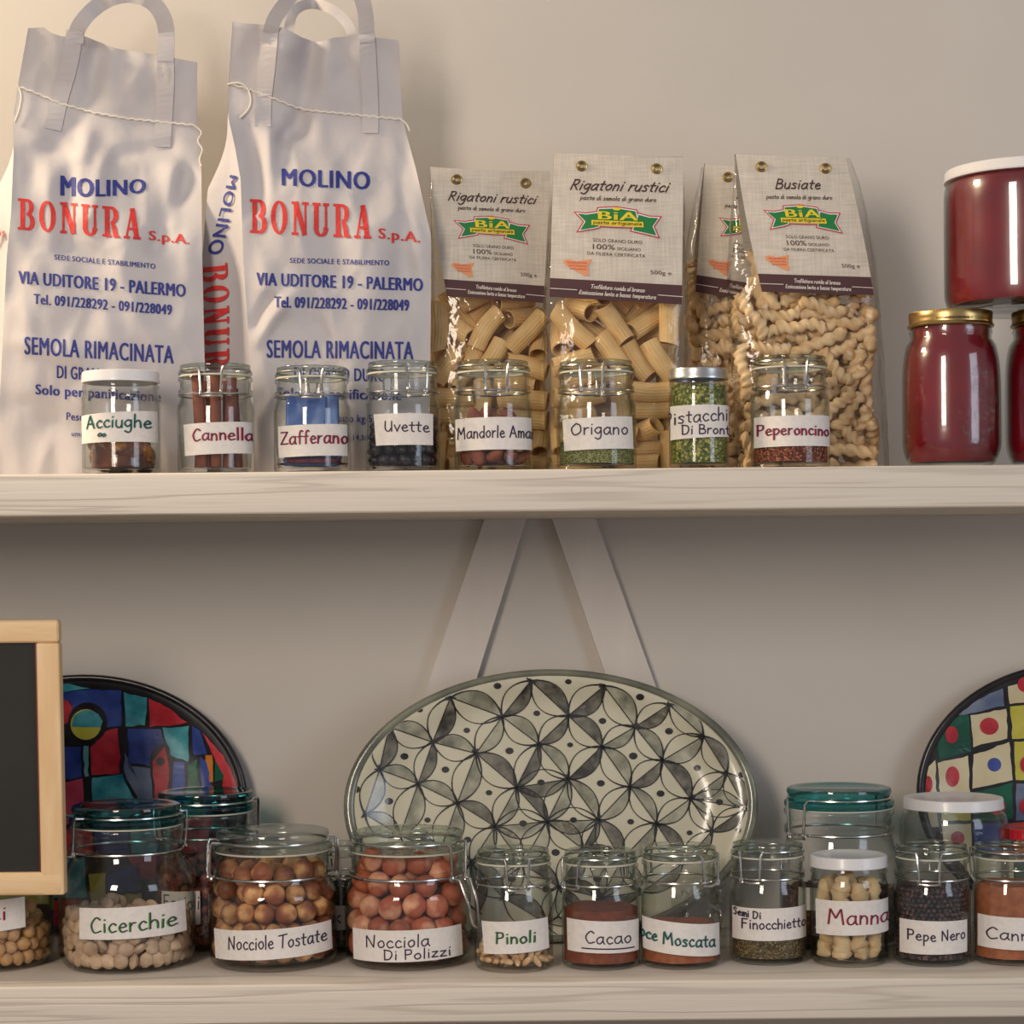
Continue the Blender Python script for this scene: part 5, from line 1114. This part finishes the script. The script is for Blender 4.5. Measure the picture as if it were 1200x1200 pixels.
# colourful plates
DK = mat('black_glaze', srgb(22, 22, 26), srgb(40, 36, 42), 40, rough=.28, coat=.1)
def cg(name, c1, c2): return mat(name, srgb(*c1), srgb(*c2), 34, rough=.28, coat=.12, detail=4, edge=(.3, .7), bump=.0006, bscale=45)
CM = {'b': cg('glaze_blue', (20, 32, 98), (66, 90, 164)), 't': cg('glaze_teal', (16, 108, 126), (98, 184, 190)), 'r': cg('glaze_red', (150, 18, 34), (212, 66, 76)),
      'p': cg('glaze_rose', (170, 44, 74), (196, 84, 104)), 'y': cg('glaze_yellow', (180, 172, 50), (206, 196, 96)), 'o': cg('glaze_orange', (190, 96, 30), (206, 130, 50)),
      'g': cg('glaze_green', (8, 62, 48), (24, 98, 72)), 'c': cg('glaze_cream', (204, 190, 150), (214, 204, 170)), 'l': cg('glaze_pale_teal', (84, 140, 146), (130, 170, 168)), 'k': DK, 'n': cg('glaze_grey_blue', (76, 92, 128), (120, 130, 150))}
NM = {'b': 'blue', 't': 'teal', 'r': 'red', 'p': 'rose', 'y': 'yellow', 'o': 'orange', 'g': 'green', 'c': 'cream', 'l': 'pale_teal', 'k': 'black', 'n': 'grey_blue'}
def paint(root, mp, cells, layer0=.0006, warp=1.9, seed=1):
    for c, pts, *ly in cells:
        l = ly[0] if ly else 0; pm = MB(); f = mp(layer0+l*.0005)
        if pts[0] == 'o': _, x, y, rx, ry = pts; poly = [(x+rx*math.cos(k*.314), y+ry*math.sin(k*.314)) for k in range(20)]
        else:
            poly = [(x+warp*noise.noise(Vector((x*.11, y*.11, 3))), y+warp*noise.noise(Vector((x*.11, y*.11, 8)))) for x, y in densify(pts)]
            cx = sum(p[0] for p in poly)/len(poly); cy = sum(p[1] for p in poly)/len(poly)
            poly = [(x-math.copysign(min(.5, abs(x-cx)), x-cx), y-math.copysign(min(.5, abs(y-cy)), y-cy)) for x, y in poly]
        decal_poly(pm, poly, f); ob('painted_'+NM[c]+'_patch', pm, CM[c], root, smooth=False)
root, mp, pq = plate('black rimmed oval plate of blue, teal and red painted patches behind the blackboard', 95, .1705, .132, math.radians(4), 2.192, DK, DK, .007)
paint(root, mp, [('t', [(60,802),(80,801),(106,806),(75,812),(58,812)]), ('b', [(60,813),(106,807),(143,809),(143,852),(124,853),(118,832),(100,826),(84,834),(82,820),(60,820)]), ('r', ('o', 74, 834, 11, 15)),
 ('t', [(145,811),(173,817),(171,850),(147,852)]), ('r', [(174,818),(200,830),(220,848),(190,851),(175,852)]), ('b', [(149,853),(189,854),(193,870),(178,881),(176,898),(150,894)]),
 ('t', [(190,852),(221,851),(222,893),(200,886),(194,868)]), ('b', [(224,850),(235,856),(243,884),(226,886)]), ('r', [(237,858),(262,885),(277,915),(284,955),(257,955),(262,916),(262,888),(248,882)]),
 ('o', [(240,884),(249,884),(250,917),(245,917)]), ('g', [(251,884),(261,889),(262,914),(251,917)]), ('r', [(122,856),(139,853),(141,880),(140,907),(107,909),(105,876)]),
 ('b', [(60,874),(95,875),(97,912),(60,916)]), ('l', [(97,874),(104,874),(104,910),(99,912)]), ('t', [(107,911),(143,907),(152,925),(166,950),(150,958),(108,958)]), ('p', [(60,918),(97,913),(101,958),(60,975)]),
 ('r', [(178,892),(193,874),(199,898),(196,944),(183,946),(180,915)]), ('b', [(203,892),(217,893),(218,940),(201,942)]), ('g', [(220,896),(231,890),(235,940),(221,940)]), ('b', [(233,887),(243,892),(253,942),(238,942)]),
 ('n', [(146,880),(150,897),(177,900),(181,944),(168,948),(145,906)]), ('k', ('o', 103, 847, 23, 24), 1), ('y', ('o', 101, 849, 18, 18), 2), ('t', [(84,852),(87,838),(100,831),(116,836),(121,846),(119,853)], 3), ('k', ('o', 188, 892, 5, 5), 1),
 ('r', [(60,977),(84,970),(108,962),(110,1000),(60,1004)]), ('b', [(110,962),(150,960),(152,1000),(112,1000)]), ('t', [(152,962),(184,950),(200,948),(200,1000),(154,1000)]), ('r', [(203,946),(236,944),(255,946),(240,1000),(203,1000)]),
 ('t', [(60,1006),(100,1004),(102,1052),(60,1052)]), ('y', [(104,1024),(124,1022),(124,1062),(106,1062)]), ('b', [(126,1024),(165,1010),(165,1044),(126,1046)]), ('r', [(148,1002),(198,1002),(190,1030),(166,1030)]), ('y', [(112,1052),(166,1046),(168,1064),(112,1066)]),
 ('r', [(60,1054),(102,1054),(102,1090),(60,1096)]), ('b', [(104,1068),(168,1066),(160,1090),(104,1096)]), ('r', [(-90,900),(58,880),(58,940),(-90,945)]), ('b', [(-90,946),(58,941),(58,1000),(-80,1000)]), ('t', [(-60,860),(58,815),(58,878),(-80,898)]), ('y', [(-60,1003),(58,1003),(58,1060),(-40,1060)])])
root, mp, pq = plate('oval plate of cream squares with red dots at the right edge', 1264, .1655, .1335, math.radians(4), 2.192, DK, DK, .007)
cells = [('n', [(1122,838),(1145,820),(1175,806),(1177,827),(1145,835),(1130,838)]), ('c', [(1180,804),(1230,792),(1230,820),(1182,825)]), ('r', ('o', 1201, 802, 9, 9), 1), ('c', [(1137,838),(1180,830),(1181,866),(1140,875)]), ('r', ('o', 1159,851,11,10), 1),
 ('y', [(1183,828),(1230,820),(1230,862),(1186,867)]), ('g', [(1097,868),(1108,848),(1125,838),(1136,838),(1138,881),(1100,891)]), ('r', ('o', 1115,861,7.5,10), 1), ('c', [(1098,893),(1135,886),(1137,930),(1102,939)]), ('r', ('o', 1116,910,8,12), 1),
 ('c', [(1140,884),(1184,869),(1186,915),(1139,925)]), ('b', ('o', 1165,896,8,8), 1), ('y', [(1188,869),(1230,864),(1230,912),(1189,915)]), ('r', ('o', 1203,896,8,10), 1), ('c', [(1080,920),(1086,898),(1096,889),(1099,938),(1082,942)]), ('r', ('o', 1087,919,5.5,10), 1),
 ('g', [(1140,928),(1186,917),(1188,960),(1140,962)]), ('r', ('o', 1168,945,10,10), 1), ('n', [(1190,918),(1230,914),(1230,962),(1190,962)]), ('r', ('o', 1203,945,9,10), 1), ('y', [(1101,941),(1137,932),(1138,962),(1103,962)]), ('c', [(1082,944),(1098,941),(1100,970),(1084,970)]),
 ('o', [(1190,965),(1230,965),(1230,1000),(1190,1000)]), ('b', [(1140,965),(1187,964),(1188,1000),(1142,1000)]), ('c', [(1102,965),(1138,965),(1140,1000),(1108,1000)]), ('r', ('o', 1122,982,8,8), 1), ('c', [(1120,1003),(1188,1003),(1188,1040),(1146,1040)]), ('g', [(1190,1003),(1230,1003),(1230,1060),(1190,1060)])]
for i in range(5):
    for k in range(6):
        x0 = 1233+i*42; y0 = 800+k*46; c = 'cygnco'[(i*2+k*3) % 6]; cells.append((c, [(x0, y0), (x0+39, y0-2), (x0+39, y0+42), (x0, y0+43)])); cells.append(('rb'[(i+k) % 3 == 0], ('o', x0+20, y0+21, 8, 10), 1))
paint(root, mp, cells)

# crumpled clear wrapping behind the nutmeg jar
WRAP = thin_glass('crumpled_wrap_film', (.90, .90, .87, 1), (.70, .69, .62, 1), rough=.12, base=.12, wr=.004, wscale=55, gmax=.9, power=2)
cr = MB()
def cf(u, v):
    px = lerp(786, 850, u); pt = interp([(0, 1002), (.3, 988), (.6, 992), (.8, 1012), (1, 1004)], u); Y = 2.082
    zt = W(px, pt, Y).z; n_ = abs(noise.noise(Vector((u*7, v*6, 2))))+.5*abs(noise.noise(Vector((u*15, v*14, 5))))
    return Vector((W(px, 1040, Y).x, Y-.014*n_, lerp(LT+.0006, zt, v)))
cr.grid(cf, 34, 30)
c0 = Vector((W(820, 1030, 2.08).x, 2.08, LT))
o = ob('crumpled_wrap', cr, WRAP, origin=c0, loc=c0, angle=.35); tag(o, 'crumpled clear plastic wrap between the patterned plate and the "Noce Moscata" jar', 'wrap')

# ------------------------------------------------------------------ small blackboard
YB = 1.945; c0 = Vector((W(-150, 1100, YB).x, YB, LT))
FRM = mat('light_pine_frame', srgb(236, 202, 156), srgb(224, 186, 136), 14, rough=.5, bump=.0002, bscale=60, stretch=(6, 6, 1))
FRH = mat('light_pine_rail', srgb(236, 202, 156), srgb(224, 186, 136), 14, rough=.5, bump=.0002, bscale=60, stretch=(1, 6, 6))
SLATE = mat('black_slate', srgb(40, 40, 36), srgb(34, 34, 31), 8, rough=.75)
REDE = mat('reddish_edge', srgb(120, 50, 34), rough=.6)
bb = thing('blackboard', 'small empty blackboard with pale wooden frame at the left edge of the lower shelf', 'blackboard', c0)
k = YB/F; LN = .0035*0
p_tr = W(70, 726, YB); p_br = W(77, 1048, YB)
xl, xr = W(-380, 880, YB).x, (p_tr.x+p_br.x)/2; zt, zb = p_tr.z, p_br.z; fw = 27*k
piv = bpy.data.objects.new('panel', None)
def bbx(nm, x0, x1, y0, y1, z0, z1, m_, b=.0025):
    sl = (p_br.x-p_tr.x)/(p_tr.z-p_br.z)
    me = bevel_box(x0, x1, y0, y1, z0, z1, b)
    for v in me.vertices: v.co.x += (( (zt+zb)/2 - v.co.z)*sl) if nm != 'post' and nm != 'foot' else 0
    for v in me.vertices: v.co -= c0
    return ob(nm, me, m_, bb)
bbx('frame_side', xr-fw, xr, YB-.006, YB+.010, zb+.0002, zt-fw, FRM); bbx('frame_side', xl, xl+fw, YB-.006, YB+.010, zb, zt-fw, FRM)
bbx('frame_rail', xl, xr, YB-.0062, YB+.010, zt-fw, zt, FRH, .004); bbx('frame_rail', xl, xr-.0001, YB-.0062, YB+.0102, zb, zb+fw, FRH, .004)
bbx('slate_panel', xl+fw*.8, xr-fw-.001, YB-.001, YB+.006, zb+fw*.8, zt-fw*.8, SLATE, .0005)
bbx('inner_edge', xr-fw-.0014, xr-fw+.0004, YB-.0035, YB-.001, zb+fw, zt-fw, REDE, .0003)
px_ = W(-175, 1000, YB).x
bbx('post', px_-.012, px_+.012, YB+.0105, YB+.022, LT+.008, zt-.08, FRM); bbx('foot', px_-.05, px_+.03, YB-.02, YB+.04, LT+.0003, LT+.010, FRH)
